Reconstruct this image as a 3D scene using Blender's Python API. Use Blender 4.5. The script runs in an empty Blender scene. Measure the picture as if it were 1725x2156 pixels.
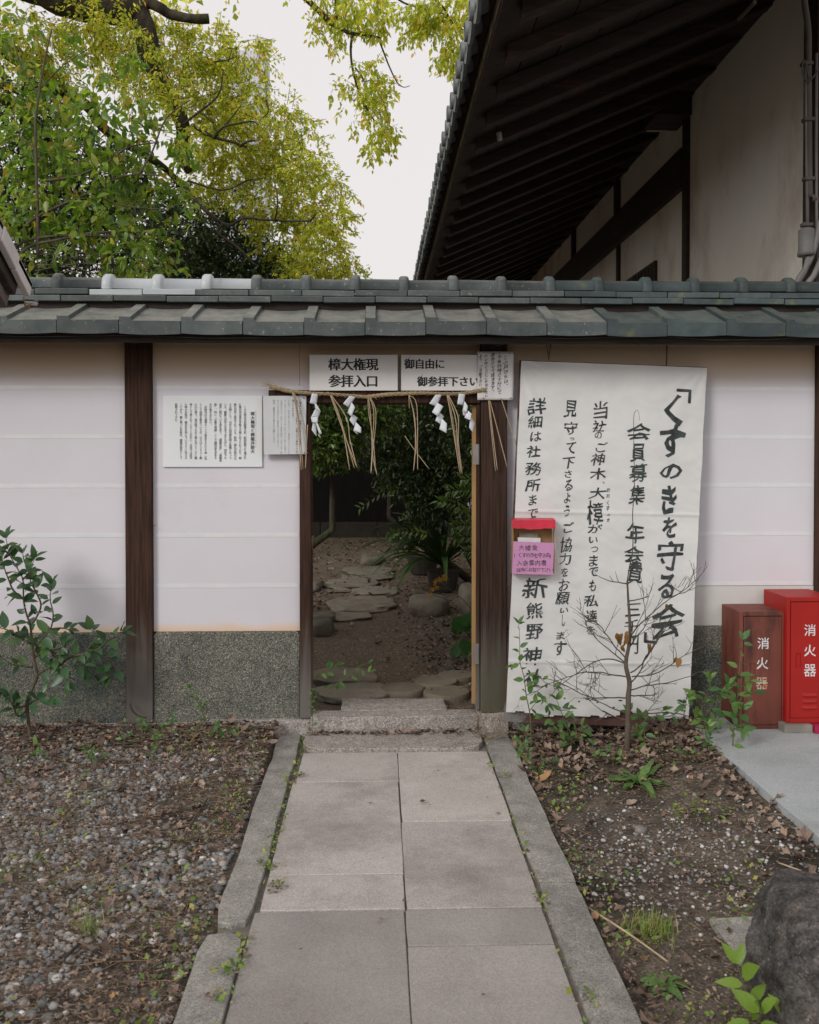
import bpy, math, random
import numpy as np
from mathutils import Vector, Matrix, Euler, noise
R = math.radians
random.seed(7)
rng = np.random.default_rng(11)
S = bpy.context.scene
C = S.collection

# ------------------------------------------------------------------ camera
F = 2012.5; CX, CY, HW = 862.5, 1078.0, 1725.0
PITCH, YAW = R(1.0), R(1.89)
HORIZON = 955.0
SHIFT = (F*math.tan(PITCH) - (CY-HORIZON))/HW
CAM = Vector((0.0, -5.67, 1.655))
cam = bpy.data.cameras.new('camera'); cam.sensor_fit = 'HORIZONTAL'; cam.sensor_width = 24.0
cam.lens = 28.0; cam.shift_y = SHIFT; cam.clip_start = 0.05; cam.clip_end = 2000
cam.dof.use_dof = True; cam.dof.focus_distance = 5.7; cam.dof.aperture_fstop = 4.0
co = bpy.data.objects.new('camera', cam); C.objects.link(co)
co.location = CAM; co.rotation_euler = Euler((math.pi/2-PITCH, 0, -YAW), 'XYZ')
S.camera = co
RM = co.rotation_euler.to_matrix()

# ------------------------------------------------------------------ world, sun, exposure
SUN_EL, SUN_AZ = R(29), R(222)          # azimuth clockwise from +Y; soft sun through thin cloud, behind and left of the camera
w = bpy.data.worlds.new('World'); S.world = w; w.use_nodes = True
nt = w.node_tree; nt.nodes.clear()
out = nt.nodes.new('ShaderNodeOutputWorld'); sky = nt.nodes.new('ShaderNodeTexSky')
sky.sky_type = 'NISHITA'; sky.sun_disc = False; sky.sun_elevation = SUN_EL; sky.sun_rotation = SUN_AZ
sky.air_density = 1.0; sky.dust_density = 4.0; sky.ozone_density = 1.0
b1 = nt.nodes.new('ShaderNodeBackground'); b1.inputs[1].default_value = 0.10
b2 = nt.nodes.new('ShaderNodeBackground'); b2.inputs[1].default_value = 0.96; b2.inputs[0].default_value = (0.955, 0.905, 0.895, 1)
mx = nt.nodes.new('ShaderNodeMixShader'); mx.inputs[0].default_value = 0.90
nt.links.new(sky.outputs[0], b1.inputs[0]); nt.links.new(b1.outputs[0], mx.inputs[1])
nt.links.new(b2.outputs[0], mx.inputs[2]); nt.links.new(mx.outputs[0], out.inputs[0])
sl = bpy.data.lights.new('sun', 'SUN'); sl.energy = 1.5; sl.angle = R(17); sl.color = (1.0, 0.97, 0.93)
so = bpy.data.objects.new('sun', sl); C.objects.link(so)
sd = Vector((math.sin(SUN_AZ)*math.cos(SUN_EL), math.cos(SUN_AZ)*math.cos(SUN_EL), math.sin(SUN_EL)))
so.rotation_euler = sd.to_track_quat('Z', 'Y').to_euler(); so.location = (0, -3, 12)
S.view_settings.view_transform = 'Standard'; S.view_settings.look = 'None'
S.view_settings.exposure = 0.0; S.view_settings.gamma = 1.0; S.view_settings.use_curve_mapping = False
S.render.engine = 'CYCLES'
S.cycles.use_denoising = True
S.cycles.max_bounces = 8; S.cycles.diffuse_bounces = 6; S.cycles.glossy_bounces = 3
S.cycles.transmission_bounces = 4; S.cycles.transparent_max_bounces = 8
S.cycles.caustics_reflective = False; S.cycles.caustics_refractive = False

# ------------------------------------------------------------------ from a point of the photograph (1725 px wide) to a real plane
def ray(px, py):
    d = Vector(((px-CX)/F, (-(py-CY) + SHIFT*HW)/F, -1.0))
    return (RM @ d)
def W(px, py, y=0.0):
    d = ray(px, py); return CAM + d*((y-CAM.y)/d.y)
def WX(px, py, x):
    d = ray(px, py); return CAM + d*((x-CAM.x)/d.x)
def WZ(px, py, z):
    d = ray(px, py); return CAM + d*((z-CAM.z)/d.z)
def sstep(a, b, t):
    t = min(1, max(0, (t-a)/(b-a))); return t*t*(3-2*t)
def gz(x, y):
    z = 0.0
    if y > 0.1:
        z = 0.06 + 0.04*(min(y, 14)-0.1)
    elif x < -0.58:
        z = -0.03 + 0.09*sstep(-1.3, -0.05, y)
    elif x > 0.76:
        z = -0.035 + 0.05*sstep(-1.2, -0.1, y) + .075*sstep(1.25, 1.80, x)*(1-sstep(1.9, 2.3, x))
    else:
        z = -0.045
    z += 0.012*noise.noise(Vector((x*1.7, y*1.7, 3.1))) + 0.005*noise.noise(Vector((x*7, y*7, 1.3)))
    return z
def G(px, py):
    p = WZ(px, py, 0.0)
    for _ in range(6):
        p = WZ(px, py, gz(p.x, p.y))
    return p

# ------------------------------------------------------------------ materials
MATS = {}
def mat(name, c1, c2=None, scale=6.0, rough=0.8, bump=0.15, bscale=None, detail=6, stretch=(1,1,1), spec=0.3, rand=0.0, c3=None, c3t=(0.6,0.68), c3s=None, metal=0.0, coords='Object', trans=0.0, tval=1.9, dist=0.01, ramp=(0.35,0.65), island=None, post=None):
    m = bpy.data.materials.new(name); m.use_nodes = True; t = m.node_tree; N = t.nodes; L = t.links
    p = N['Principled BSDF']; p.inputs['Roughness'].default_value = rough; p.inputs['Metallic'].default_value = metal
    p.inputs['Specular IOR Level'].default_value = spec
    tc = N.new('ShaderNodeTexCoord'); mp = N.new('ShaderNodeMapping'); mp.inputs['Scale'].default_value = stretch
    L.new(tc.outputs[coords], mp.inputs[0]); vec = mp.outputs[0]
    if rand > 0:
        oi = N.new('ShaderNodeObjectInfo'); ad = N.new('ShaderNodeVectorMath'); ad.operation = 'ADD'
        ml = N.new('ShaderNodeVectorMath'); ml.operation = 'SCALE'; ml.inputs['Scale'].default_value = 37.0
        cb = N.new('ShaderNodeCombineXYZ')
        L.new(oi.outputs['Random'], cb.inputs[0]); L.new(oi.outputs['Random'], cb.inputs[1]); L.new(cb.outputs[0], ml.inputs[0])
        L.new(mp.outputs[0], ad.inputs[0]); L.new(ml.outputs[0], ad.inputs[1]); vec = ad.outputs[0]
    nz = N.new('ShaderNodeTexNoise'); nz.inputs['Scale'].default_value = scale; nz.inputs['Detail'].default_value = detail; nz.inputs['Roughness'].default_value = 0.6
    L.new(vec, nz.inputs['Vector'])
    cr = N.new('ShaderNodeValToRGB'); cr.color_ramp.elements[0].position = ramp[0]; cr.color_ramp.elements[1].position = ramp[1]
    cr.color_ramp.elements[0].color = (*c1, 1); cr.color_ramp.elements[1].color = (*(c2 or c1), 1)
    L.new(nz.outputs[0], cr.inputs[0]); col = cr.outputs[0]
    if c3 is not None:
        n3 = N.new('ShaderNodeTexNoise'); n3.inputs['Scale'].default_value = c3s or scale*0.4; n3.inputs['Detail'].default_value = 8; n3.inputs['Roughness'].default_value = 0.7
        L.new(vec, n3.inputs['Vector'])
        r3 = N.new('ShaderNodeMapRange'); r3.inputs[1].default_value = c3t[0]; r3.inputs[2].default_value = c3t[1]
        L.new(n3.outputs[0], r3.inputs[0])
        m3 = N.new('ShaderNodeMix'); m3.data_type = 'RGBA'; m3.inputs['B'].default_value = (*c3, 1)
        L.new(r3.outputs[0], m3.inputs['Factor']); L.new(col, m3.inputs['A']); col = m3.outputs['Result']
    if rand > 0:
        h = N.new('ShaderNodeHueSaturation'); mr = N.new('ShaderNodeMapRange'); mr.inputs[3].default_value = 1-rand; mr.inputs[4].default_value = 1+rand
        L.new(oi.outputs['Random'], mr.inputs[0]); L.new(mr.outputs[0], h.inputs['Value']); L.new(col, h.inputs['Color']); col = h.outputs[0]
    if island:
        gm = N.new('ShaderNodeNewGeometry'); ci = N.new('ShaderNodeValToRGB'); ci.color_ramp.interpolation = 'LINEAR'
        src = gm.outputs['Random Per Island']
        if island[0] == 'obj':
            oi2 = N.new('ShaderNodeObjectInfo'); src = oi2.outputs['Random']; island = island[1:]
        L.new(src, ci.inputs[0])
        e = ci.color_ramp.elements
        for i, (ps, c) in enumerate(island):
            if i < 2: e[i].position = ps; e[i].color = (*c, 1)
            else:
                x = e.new(ps); x.color = (*c, 1)
        mi = N.new('ShaderNodeMix'); mi.data_type = 'RGBA'; mi.blend_type = 'MULTIPLY'; mi.inputs['Factor'].default_value = 1.0
        L.new(ci.outputs[0], mi.inputs['A']); L.new(col, mi.inputs['B']); col = mi.outputs['Result']
    if post: col = post(N, L, tc, vec, col)
    L.new(col, p.inputs['Base Color'])
    if bump > 0:
        nb = N.new('ShaderNodeTexNoise'); nb.inputs['Scale'].default_value = bscale or scale*6; nb.inputs['Detail'].default_value = 5
        L.new(vec, nb.inputs['Vector']); bp = N.new('ShaderNodeBump'); bp.inputs['Strength'].default_value = bump; bp.inputs['Distance'].default_value = dist
        L.new(nb.outputs[0], bp.inputs['Height']); L.new(bp.outputs[0], p.inputs['Normal'])
    if trans > 0:
        tr = N.new('ShaderNodeBsdfTranslucent'); ms = N.new('ShaderNodeMixShader'); ms.inputs[0].default_value = trans
        br = N.new('ShaderNodeHueSaturation'); br.inputs['Value'].default_value = tval; br.inputs['Saturation'].default_value = 1.1
        L.new(col, br.inputs['Color']); L.new(br.outputs[0], tr.inputs[0])
        L.new(p.outputs[0], ms.inputs[1]); L.new(tr.outputs[0], ms.inputs[2]); L.new(ms.outputs[0], N['Material Output'].inputs[0])
    MATS[name] = m; return m

def voronoi_speck(m, scale, cols, bump=0.4, dist=0.004, fac=1.0, coords='Object'):
    """stone grains: each cell its own tone, rounded relief"""
    t = m.node_tree; N = t.nodes; L = t.links; p = N['Principled BSDF']
    tc = N.new('ShaderNodeTexCoord'); v = N.new('ShaderNodeTexVoronoi'); v.inputs['Scale'].default_value = scale
    L.new(tc.outputs[coords], v.inputs['Vector'])
    sp = N.new('ShaderNodeSeparateColor'); L.new(v.outputs['Color'], sp.inputs[0])
    cr = N.new('ShaderNodeValToRGB'); L.new(sp.outputs[0], cr.inputs[0]); e = cr.color_ramp.elements
    for i, (ps, c) in enumerate(cols):
        if i < 2: e[i].position = ps; e[i].color = (*c, 1)
        else: x = e.new(ps); x.color = (*c, 1)
    old = p.inputs['Base Color'].links[0].from_socket
    mi = N.new('ShaderNodeMix'); mi.data_type = 'RGBA'; mi.blend_type = 'MULTIPLY'; mi.inputs['Factor'].default_value = fac
    L.new(old, mi.inputs['A']); L.new(cr.outputs[0], mi.inputs['B']); L.new(mi.outputs['Result'], p.inputs['Base Color'])
    bp = N.new('ShaderNodeBump'); bp.inputs['Strength'].default_value = bump; bp.inputs['Distance'].default_value = dist; bp.invert = True
    L.new(v.outputs['Distance'], bp.inputs['Height']); L.new(bp.outputs[0], p.inputs['Normal'])
    return m

def zfade(z0, z1, color, nscale=3.0, amt=0.06, stretch=(1,1,0.15), maxf=1.0):
    """weathering, and painted eave shade on the plaster: a second colour below/above a world height, ragged"""
    def f(N, L, tc, vec, col):
        gm = N.new('ShaderNodeNewGeometry'); s = N.new('ShaderNodeSeparateXYZ'); L.new(gm.outputs['Position'], s.inputs[0])
        mp = N.new('ShaderNodeMapping'); mp.inputs['Scale'].default_value = stretch; L.new(gm.outputs['Position'], mp.inputs[0])
        nz = N.new('ShaderNodeTexNoise'); nz.inputs['Scale'].default_value = nscale; nz.inputs['Detail'].default_value = 5; L.new(mp.outputs[0], nz.inputs['Vector'])
        a = N.new('ShaderNodeMath'); a.operation = 'MULTIPLY_ADD'; a.inputs[1].default_value = amt; L.new(nz.outputs[0], a.inputs[0]); L.new(s.outputs[2], a.inputs[2])
        r = N.new('ShaderNodeMapRange'); r.inputs[1].default_value = z0; r.inputs[2].default_value = z1; r.interpolation_type = 'SMOOTHSTEP'; r.inputs[4].default_value = maxf; L.new(a.outputs[0], r.inputs[0])
        m = N.new('ShaderNodeMix'); m.data_type = 'RGBA'; m.inputs['B'].default_value = (*color, 1)
        L.new(r.outputs[0], m.inputs['Factor']); L.new(col, m.inputs['A']); return m.outputs['Result']
    return f
def dusty(color, lo=.35, hi=.65, maxf=.7, nscale=9):
    """dust and lichen settled on faces that look upward"""
    def f(N, L, tc, vec, col):
        gm = N.new('ShaderNodeNewGeometry'); s = N.new('ShaderNodeSeparateXYZ'); L.new(gm.outputs['True Normal'], s.inputs[0])
        r = N.new('ShaderNodeMapRange'); r.inputs[1].default_value = .5; r.inputs[2].default_value = .95; L.new(s.outputs[2], r.inputs[0])
        nz = N.new('ShaderNodeTexNoise'); nz.inputs['Scale'].default_value = nscale; nz.inputs['Detail'].default_value = 8; nz.inputs['Roughness'].default_value = .7; L.new(vec, nz.inputs['Vector'])
        r2 = N.new('ShaderNodeMapRange'); r2.inputs[1].default_value = lo; r2.inputs[2].default_value = hi; r2.inputs[3].default_value = .25*maxf; r2.inputs[4].default_value = maxf; L.new(nz.outputs[0], r2.inputs[0])
        a = N.new('ShaderNodeMath'); a.operation = 'MULTIPLY'; L.new(r.outputs[0], a.inputs[0]); L.new(r2.outputs[0], a.inputs[1])
        m = N.new('ShaderNodeMix'); m.data_type = 'RGBA'; m.inputs['B'].default_value = (*color, 1)
        L.new(a.outputs[0], m.inputs['Factor']); L.new(col, m.inputs['A']); return m.outputs['Result']
    return f
def yzone(y0, y1, color, nscale=1.2, amt=.5, maxf=.85):
    """another kind of ground beyond a line across the site"""
    def f(N, L, tc, vec, col):
        gm = N.new('ShaderNodeNewGeometry'); s = N.new('ShaderNodeSeparateXYZ'); L.new(gm.outputs['Position'], s.inputs[0])
        nz = N.new('ShaderNodeTexNoise'); nz.inputs['Scale'].default_value = nscale; nz.inputs['Detail'].default_value = 6; L.new(gm.outputs['Position'], nz.inputs['Vector'])
        a = N.new('ShaderNodeMath'); a.operation = 'MULTIPLY_ADD'; a.inputs[1].default_value = amt; L.new(nz.outputs[0], a.inputs[0]); L.new(s.outputs[1], a.inputs[2])
        r = N.new('ShaderNodeMapRange'); r.inputs[1].default_value = y0; r.inputs[2].default_value = y1; r.inputs[4].default_value = maxf; L.new(a.outputs[0], r.inputs[0])
        m = N.new('ShaderNodeMix'); m.data_type = 'RGBA'; m.inputs['B'].default_value = (*color, 1)
        L.new(r.outputs[0], m.inputs['Factor']); L.new(col, m.inputs['A']); return m.outputs['Result']
    return f
def chain(*fs):
    def f(N, L, tc, vec, col):
        for g in fs: col = g(N, L, tc, vec, col)
        return col
    return f

# ------------------------------------------------------------------ mesh helpers
def tag(o, label=None, cat=None, group=None, kind=None):
    if label: o['label'] = label
    if cat: o['category'] = cat
    if group: o['group'] = group
    if kind: o['kind'] = kind
    return o
def thing(name, loc, label, cat, group=None):
    o = bpy.data.objects.new(name, None); o.empty_display_size = 0.1; C.objects.link(o); o.location = Vector(loc)
    tag(o, label, cat, group); return o
def link(name, me, m=None, parent=None, loc=None, kind=None, mw=None):
    o = bpy.data.objects.new(name, me); C.objects.link(o)
    if m is not None and len(me.materials) == 0: me.materials.append(m)
    if parent is not None:
        o.parent = parent
        pl = Vector((0,0,0)); q = parent
        while q is not None: 
            pl += q.location if q.type == 'EMPTY' else Vector((0,0,0)); q = q.parent
        o.matrix_parent_inverse = Matrix.Translation(-pl) if parent.type == 'EMPTY' else Matrix.Identity(4)
        if parent.type != 'EMPTY':
            o.matrix_parent_inverse = Matrix.Translation(-parent.location)
    if loc is not None: o.location = loc
    if mw is not None:
        l, r, s = mw.decompose(); o.location = l; o.rotation_mode = 'QUATERNION'; o.rotation_quaternion = r; o.scale = s
    if kind: o['kind'] = kind
    return o
class MB:
    def __init__(s): s.v = []; s.f = []
    def add(s, vs, fs):
        n = len(s.v); s.v += [tuple(v) for v in vs]; s.f += [tuple(i+n for i in f) for f in fs]; return s
    def box(s, x0, x1, y0, y1, z0, z1):
        return s.add([(x0,y0,z0),(x1,y0,z0),(x1,y1,z0),(x0,y1,z0),(x0,y0,z1),(x1,y0,z1),(x1,y1,z1),(x0,y1,z1)],
                     [(0,3,2,1),(4,5,6,7),(0,1,5,4),(1,2,6,5),(2,3,7,6),(3,0,4,7)])
    def hexa(s, a, b):  # a: 4 bottom/front corners, b: 4 opposite corners
        return s.add(list(a)+list(b), [(0,3,2,1),(4,5,6,7),(0,1,5,4),(1,2,6,5),(2,3,7,6),(3,0,4,7)])
    def quadplate(s, q, t):  # 4 corners of the front face (viewed from -Y, counterclockwise), thickness back along +Y
        b = [Vector(p)+Vector((0,t,0)) for p in q]
        return s.add([*q, *b], [(0,1,2,3),(7,6,5,4),(0,4,5,1),(1,5,6,2),(2,6,7,3),(3,7,4,0)])
    def tube(s, pts, r, n=6, cap=True):
        pts = [Vector(p) for p in pts]; k = len(pts)
        if not hasattr(r, '__len__'): r = [r]*k
        rings = []; up = None
        for i, p in enumerate(pts):
            t = (pts[min(i+1,k-1)]-pts[max(i-1,0)])
            if t.length < 1e-9: t = Vector((0,0,1))
            t.normalize()
            if up is None:
                up = Vector((0,0,1)) if abs(t.z) < 0.9 else Vector((1,0,0))
            a = up - t*up.dot(t)
            if a.length < 1e-5: a = t.orthogonal()
            a.normalize(); up = a; b = t.cross(a)
            rings.append([p + (a*math.cos(2*math.pi*j/n)+b*math.sin(2*math.pi*j/n))*r[i] for j in range(n)])
        fs = []
        for i in range(k-1):
            for j in range(n):
                fs.append((i*n+j, i*n+(j+1)%n, (i+1)*n+(j+1)%n, (i+1)*n+j))
        if cap: fs.append(tuple(range(n))[::-1]); fs.append(tuple((k-1)*n+j for j in range(n)))
        return s.add([v for q in rings for v in q], fs)
    def mesh(s, name, smooth=False):
        me = bpy.data.meshes.new(name); me.from_pydata(s.v, [], s.f); me.update()
        if smooth: me.shade_smooth()
        return me
    def obj(s, name, m, parent=None, smooth=False, kind=None, bevel=0, loc=None):
        o = link(name, s.mesh(name, smooth), m, parent, loc, kind)
        if bevel:
            b = o.modifiers.new('bevel', 'BEVEL'); b.width = bevel; b.segments = 1; b.limit_method = 'ANGLE'; b.angle_limit = R(40)
        return o
def npmesh(name, V, Fc, smooth=False):
    V = np.ascontiguousarray(V, dtype=np.float32); Fc = np.ascontiguousarray(Fc, dtype=np.int32); k = Fc.shape[1]; n = len(Fc)
    me = bpy.data.meshes.new(name); me.vertices.add(len(V)); me.vertices.foreach_set('co', V.ravel())
    me.loops.add(n*k); me.loops.foreach_set('vertex_index', Fc.ravel())
    me.polygons.add(n); me.polygons.foreach_set('loop_start', np.arange(0, n*k, k, dtype=np.int32))
    try: me.polygons.foreach_set('loop_total', np.full(n, k, dtype=np.int32))
    except Exception: pass
    me.update(calc_edges=True)
    if smooth: me.shade_smooth()
    return me
def scatter(name, bv, bf, P, X, Y, Z, m, parent=None, kind='stuff', smooth=False):
    """one joined mesh of many small pieces; X,Y,Z are the (scaled) axes of every piece"""
    bv = np.asarray(bv, float); bf = np.asarray(bf)
    V = P[:,None,:] + bv[None,:,0:1]*X[:,None,:] + bv[None,:,1:2]*Y[:,None,:] + bv[None,:,2:3]*Z[:,None,:]
    Fc = bf[None] + (np.arange(len(P))*len(bv))[:,None,None]
    return link(name, npmesh(name, V.reshape(-1,3), Fc.reshape(-1, bf.shape[1]), smooth), m, parent, kind=kind)
def unit(a): return a/np.maximum(np.linalg.norm(a, axis=1, keepdims=True), 1e-9)
def frames(D, Nn):
    Y = unit(D); X = unit(np.cross(Y, Nn)); Z = np.cross(X, Y); return X, Y, Z
LEAF2 = ([(0,0,0),(-.5,.42,.10),(0,1,-.06),(.5,.42,.10)], [(0,3,2),(0,2,1)])
LEAF6 = ([(0,0,0),(-.42,.28,.08),(-.40,.62,.06),(0,1,-.22),(.40,.62,.06),(.42,.28,.08),(0,.33,.0),(0,.68,-.05)],
         [(0,6,1),(1,6,2),(6,7,2),(2,7,3),(0,5,6),(5,4,6),(6,4,7),(7,4,3)])
def leaf_mesh(name, m, width, curl=0.2, seg=5, cup=0.12, wav=0.0):
    """one leaf 1 long on +Y with a pointed tip, midrib fold and droop"""
    vs = []; fs = []
    for i in range(seg+1):
        t = i/seg; wd = width*0.5*(math.sin(math.pi*min(1, t*1.02)**0.85)**0.8 if 0 < t < 1 else 0)
        z = -curl*t*t
        vs.append((0, t, z))
        if 0 < i < seg:
            wz = wav*math.sin(i*2.4)
            vs.append((-wd, t-0.02, z+cup*wd*2+wz)); vs.append((wd, t-0.02, z+cup*wd*2-wz))
    def idx(i, k): return 0 if i == 0 else (1+(seg-1)*3 if i == seg else 1+(i-1)*3+k)
    for i in range(seg):
        if i == 0: fs += [(0, idx(1,0), idx(1,1)), (0, idx(1,2), idx(1,0))]
        elif i == seg-1: fs += [(idx(i,0), idx(seg,0), idx(i,1)), (idx(i,0), idx(i,2), idx(seg,0))]
        else:
            fs += [(idx(i,0), idx(i+1,0), idx(i+1,1), idx(i,1)), (idx(i,0), idx(i,2), idx(i+1,2), idx(i+1,0))]
    me = bpy.data.meshes.new(name); me.from_pydata(vs, [], fs); me.update(); me.shade_smooth(); me.materials.append(m); return me

# ------------------------------------------------------------------ lettering
GL = {}
def glyph(ch, off=0.0, res=2):
    k = (ch, off, res)
    if k in GL: return GL[k]
    c = bpy.data.curves.new('letter', 'FONT'); c.body = ch; c.offset = off; c.resolution_u = res
    o = bpy.data.objects.new('letter', c); C.objects.link(o); bpy.context.view_layer.update()
    dg = bpy.context.evaluated_depsgraph_get(); me = bpy.data.meshes.new_from_object(o.evaluated_get(dg), depsgraph=dg)
    V = [(v.co.x, v.co.y) for v in me.vertices]; Fs = [tuple(p.vertices) for p in me.polygons]
    bpy.data.objects.remove(o); bpy.data.curves.remove(c); bpy.data.meshes.remove(me)
    GL[k] = (V, Fs); return GL[k]
def prefetch(chars, off=0.0, res=2):
    chars = [c for c in dict.fromkeys(chars) if (c, off, res) not in GL and not c.isspace()]
    os_ = []
    for ch in chars:
        c = bpy.data.curves.new('letter', 'FONT'); c.body = ch; c.offset = off; c.resolution_u = res
        o = bpy.data.objects.new('letter', c); C.objects.link(o); os_.append(o)
    bpy.context.view_layer.update(); dg = bpy.context.evaluated_depsgraph_get()
    for ch, o in zip(chars, os_):
        me = bpy.data.meshes.new_from_object(o.evaluated_get(dg), depsgraph=dg)
        GL[(ch, off, res)] = ([(v.co.x, v.co.y) for v in me.vertices], [tuple(p.vertices) for p in me.polygons])
        bpy.data.meshes.remove(me)
    for o in os_:
        c = o.data; bpy.data.objects.remove(o); bpy.data.curves.remove(c)
ROT = set('ー（）「」(')
class Letters:
    """collects glyphs in photo coordinates, laid on a real surface by fn(px,py,layer)"""
    def __init__(s, fn): s.fn = fn; s.mb = MB(); s.layer = 0
    def cell(s, ch, cx, cy, sx, sy=None, off=0.0, vertical=False, res=2, copies=((0,0),), skew=0.0, wob=0.0, fit=False, rot=0.0):
        if ch.isspace() or ch == '　': return
        sy = sy or sx; V, Fs = glyph(ch, off, res)
        P = [(x-0.5, y-0.38) for x, y in V]
        if vertical:
            if ch in ROT: P = [(y, -x) for x, y in P]
            elif ch in '、。': P = [(x+0.55, y+0.55) for x, y in P]
            elif ch in 'っゅょゃゥ': P = [(x+0.08, y+0.08) for x, y in P]
        if fit:
            xs = [p[0] for p in P]; ys = [p[1] for p in P]
            mx_, my_ = (max(xs)+min(xs))/2, (max(ys)+min(ys))/2; wx, wy = max(max(xs)-min(xs), .08), max(max(ys)-min(ys), .08)
            P = [((x-mx_)/wx, (y-my_)/wy) for x, y in P]
        ca, sa = math.cos(rot), math.sin(rot)
        sd_ = random.random()*50
        for dx, dy in copies:
            Q = []
            for x, y in P:
                if wob:
                    x2 = x + wob*noise.noise(Vector((x*2.3, y*2.3, sd_))); y2 = y + wob*noise.noise(Vector((x*2.3+9, y*2.3, sd_))); x, y = x2, y2
                x, y = x+dx+skew*y, y+dy+skew*0.35*x
                x, y = x*ca-y*sa, x*sa+y*ca
                Q.append(s.fn(cx+x*sx, cy-y*sy, s.layer))
            s.mb.add(Q, Fs); s.layer += 1
            if s.layer > 8: s.layer = 0
    def column(s, text, cx, y0, adv, size, **k):
        for i, ch in enumerate(text): s.cell(ch, cx, y0+adv*(i+.5), size, vertical=True, **k)
    def row(s, text, x0, cy, adv, size, **k):
        for i, ch in enumerate(text): s.cell(ch, x0+adv*(i+.5), cy, size, **k)
    def obj(s, m, parent): return s.mb.obj('lettering', m, parent)
def onplane(y, lift=0.0015):
    return lambda px, py, l: W(px, py, y-lift-l*0.00004)
MINCHO = ((-.022,0),(0,0),(.022,0))
# ================================================================== materials
M_soil = mat('soil', (.082,.070,.057), (.142,.120,.098), scale=9, rough=.95, bump=.5, bscale=60, c3=(.035,.030,.024), c3s=1.3, c3t=(.5,.62), coords='Object', post=yzone(.2, .5, (.150,.121,.094)))
voronoi_speck(M_soil, 110, [(0,(.6,.58,.55)),(.55,(1,.96,.92)),(.93,(1.25,1.2,1.15)),(1,(3.2,3.1,3.0))], bump=.5, dist=.006)
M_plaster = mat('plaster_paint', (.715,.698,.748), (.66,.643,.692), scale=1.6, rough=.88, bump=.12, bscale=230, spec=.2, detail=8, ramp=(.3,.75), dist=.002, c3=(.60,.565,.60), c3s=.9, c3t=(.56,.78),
    post=chain(zfade(2.03, 2.24, (.60,.455,.315), amt=.04, maxf=.97), zfade(.69, .63, (.74,.56,.42), amt=.05, nscale=5, stretch=(1,1,1))))  # beige at the top is eave shade painted into the plaster colour
M_cloth_wall = mat('old_wall_cloth', (.66,.66,.65), (.56,.55,.53), scale=3, rough=.95, bump=.2, bscale=120, c3=(.45,.40,.34), c3s=2.5, c3t=(.62,.8))
M_tape = mat('joint_tape', (.74,.76,.77), (.68,.70,.72), scale=8, rough=.8, bump=.05)
M_aggr = mat('washed_aggregate', (.155,.160,.145), (.23,.225,.20), scale=2.2, rough=.85, bump=0, c3=(.10,.115,.11), c3s=1.6, c3t=(.5,.62))
voronoi_speck(M_aggr, 190, [(0,(.32,.36,.36)),(.35,(.75,.78,.76)),(.7,(1.1,1.08,1.0)),(.93,(1.5,1.45,1.3)),(1,(2.6,2.5,2.3))], bump=.9, dist=.006)
M_granite = mat('granite', (.30,.275,.255), (.42,.39,.37), scale=30, rough=.85, bump=.6, bscale=45, dist=.012, c3=(.2,.19,.17), c3s=3, c3t=(.55,.75), coords='Object')
voronoi_speck(M_granite, 170, [(0,(.45,.45,.45)),(.3,(.85,.85,.84)),(.8,(1.15,1.12,1.1)),(1,(1.5,1.45,1.4))], bump=.5, dist=.006)
M_slab = mat('path_slab', (.40,.368,.346), (.475,.44,.418), scale=2.5, rough=.85, bump=.12, bscale=160, rand=.10, c3=(.29,.262,.242), c3s=1.6, c3t=(.48,.66), detail=10)
voronoi_speck(M_slab, 300, [(0,(.62,.62,.62)),(.15,(.88,.88,.88)),(.5,(.98,.98,.98)),(.85,(1.08,1.08,1.08)),(1,(1.35,1.34,1.32))], bump=.2, dist=.003)
M_slab2 = mat('path_slab_worn', (.265,.247,.235), (.355,.330,.314), scale=1.8, rough=.85, bump=.12, bscale=160, rand=.07, detail=10, c3=(.36,.325,.30), c3s=1.1, c3t=(.56,.8))
voronoi_speck(M_slab2, 300, [(0,(.78,.78,.78)),(.5,(.98,.98,.98)),(1,(1.18,1.17,1.16))], bump=.12, dist=.002)
M_kerb = mat('kerb_stone', (.21,.20,.185), (.32,.305,.28), scale=7, rough=.9, bump=.35, bscale=70, dist=.006, rand=.08, c3=(.36,.35,.33), c3s=18, c3t=(.55,.72))
voronoi_speck(M_kerb, 240, [(0,(.6,.6,.6)),(.5,(.95,.95,.95)),(1,(1.3,1.3,1.28))], bump=.25, dist=.003)
M_pad = mat('concrete', (.33,.36,.365), (.41,.44,.445), scale=3, rough=.85, bump=.15, bscale=200, c3=(.28,.285,.28), c3s=2, c3t=(.55,.8))
voronoi_speck(M_pad, 350, [(0,(.75,.75,.75)),(.5,(1,1,1)),(1,(1.2,1.2,1.2))], bump=.12, dist=.002)
wz = zfade(1.15, .55, (.155,.145,.130), amt=.75, nscale=16, stretch=(1.6,1.6,.10), maxf=.9)
M_wood = mat('dark_wood', (.026,.012,.008), (.066,.034,.023), scale=5, stretch=(14,14,.7), rough=.75, bump=.35, bscale=12, dist=.004, spec=.2, post=chain(wz, zfade(.12,.02,(.12,.075,.045), amt=.1)))
M_wood_moss = mat('mossy_wood', (.026,.014,.010), (.065,.036,.026), scale=5, stretch=(14,14,.7), rough=.75, bump=.4, bscale=12, dist=.004, spec=.2, post=chain(wz, zfade(.78,.25,(.085,.082,.050), amt=.3, nscale=6, stretch=(1,1,.3), maxf=.8)))
M_door = mat('door_edge_wood', (.34,.20,.080), (.42,.26,.11), scale=4, stretch=(14,14,.7), rough=.6, bump=.15, bscale=12, post=zfade(.7,.1,(.30,.19,.10), amt=.2))
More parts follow.
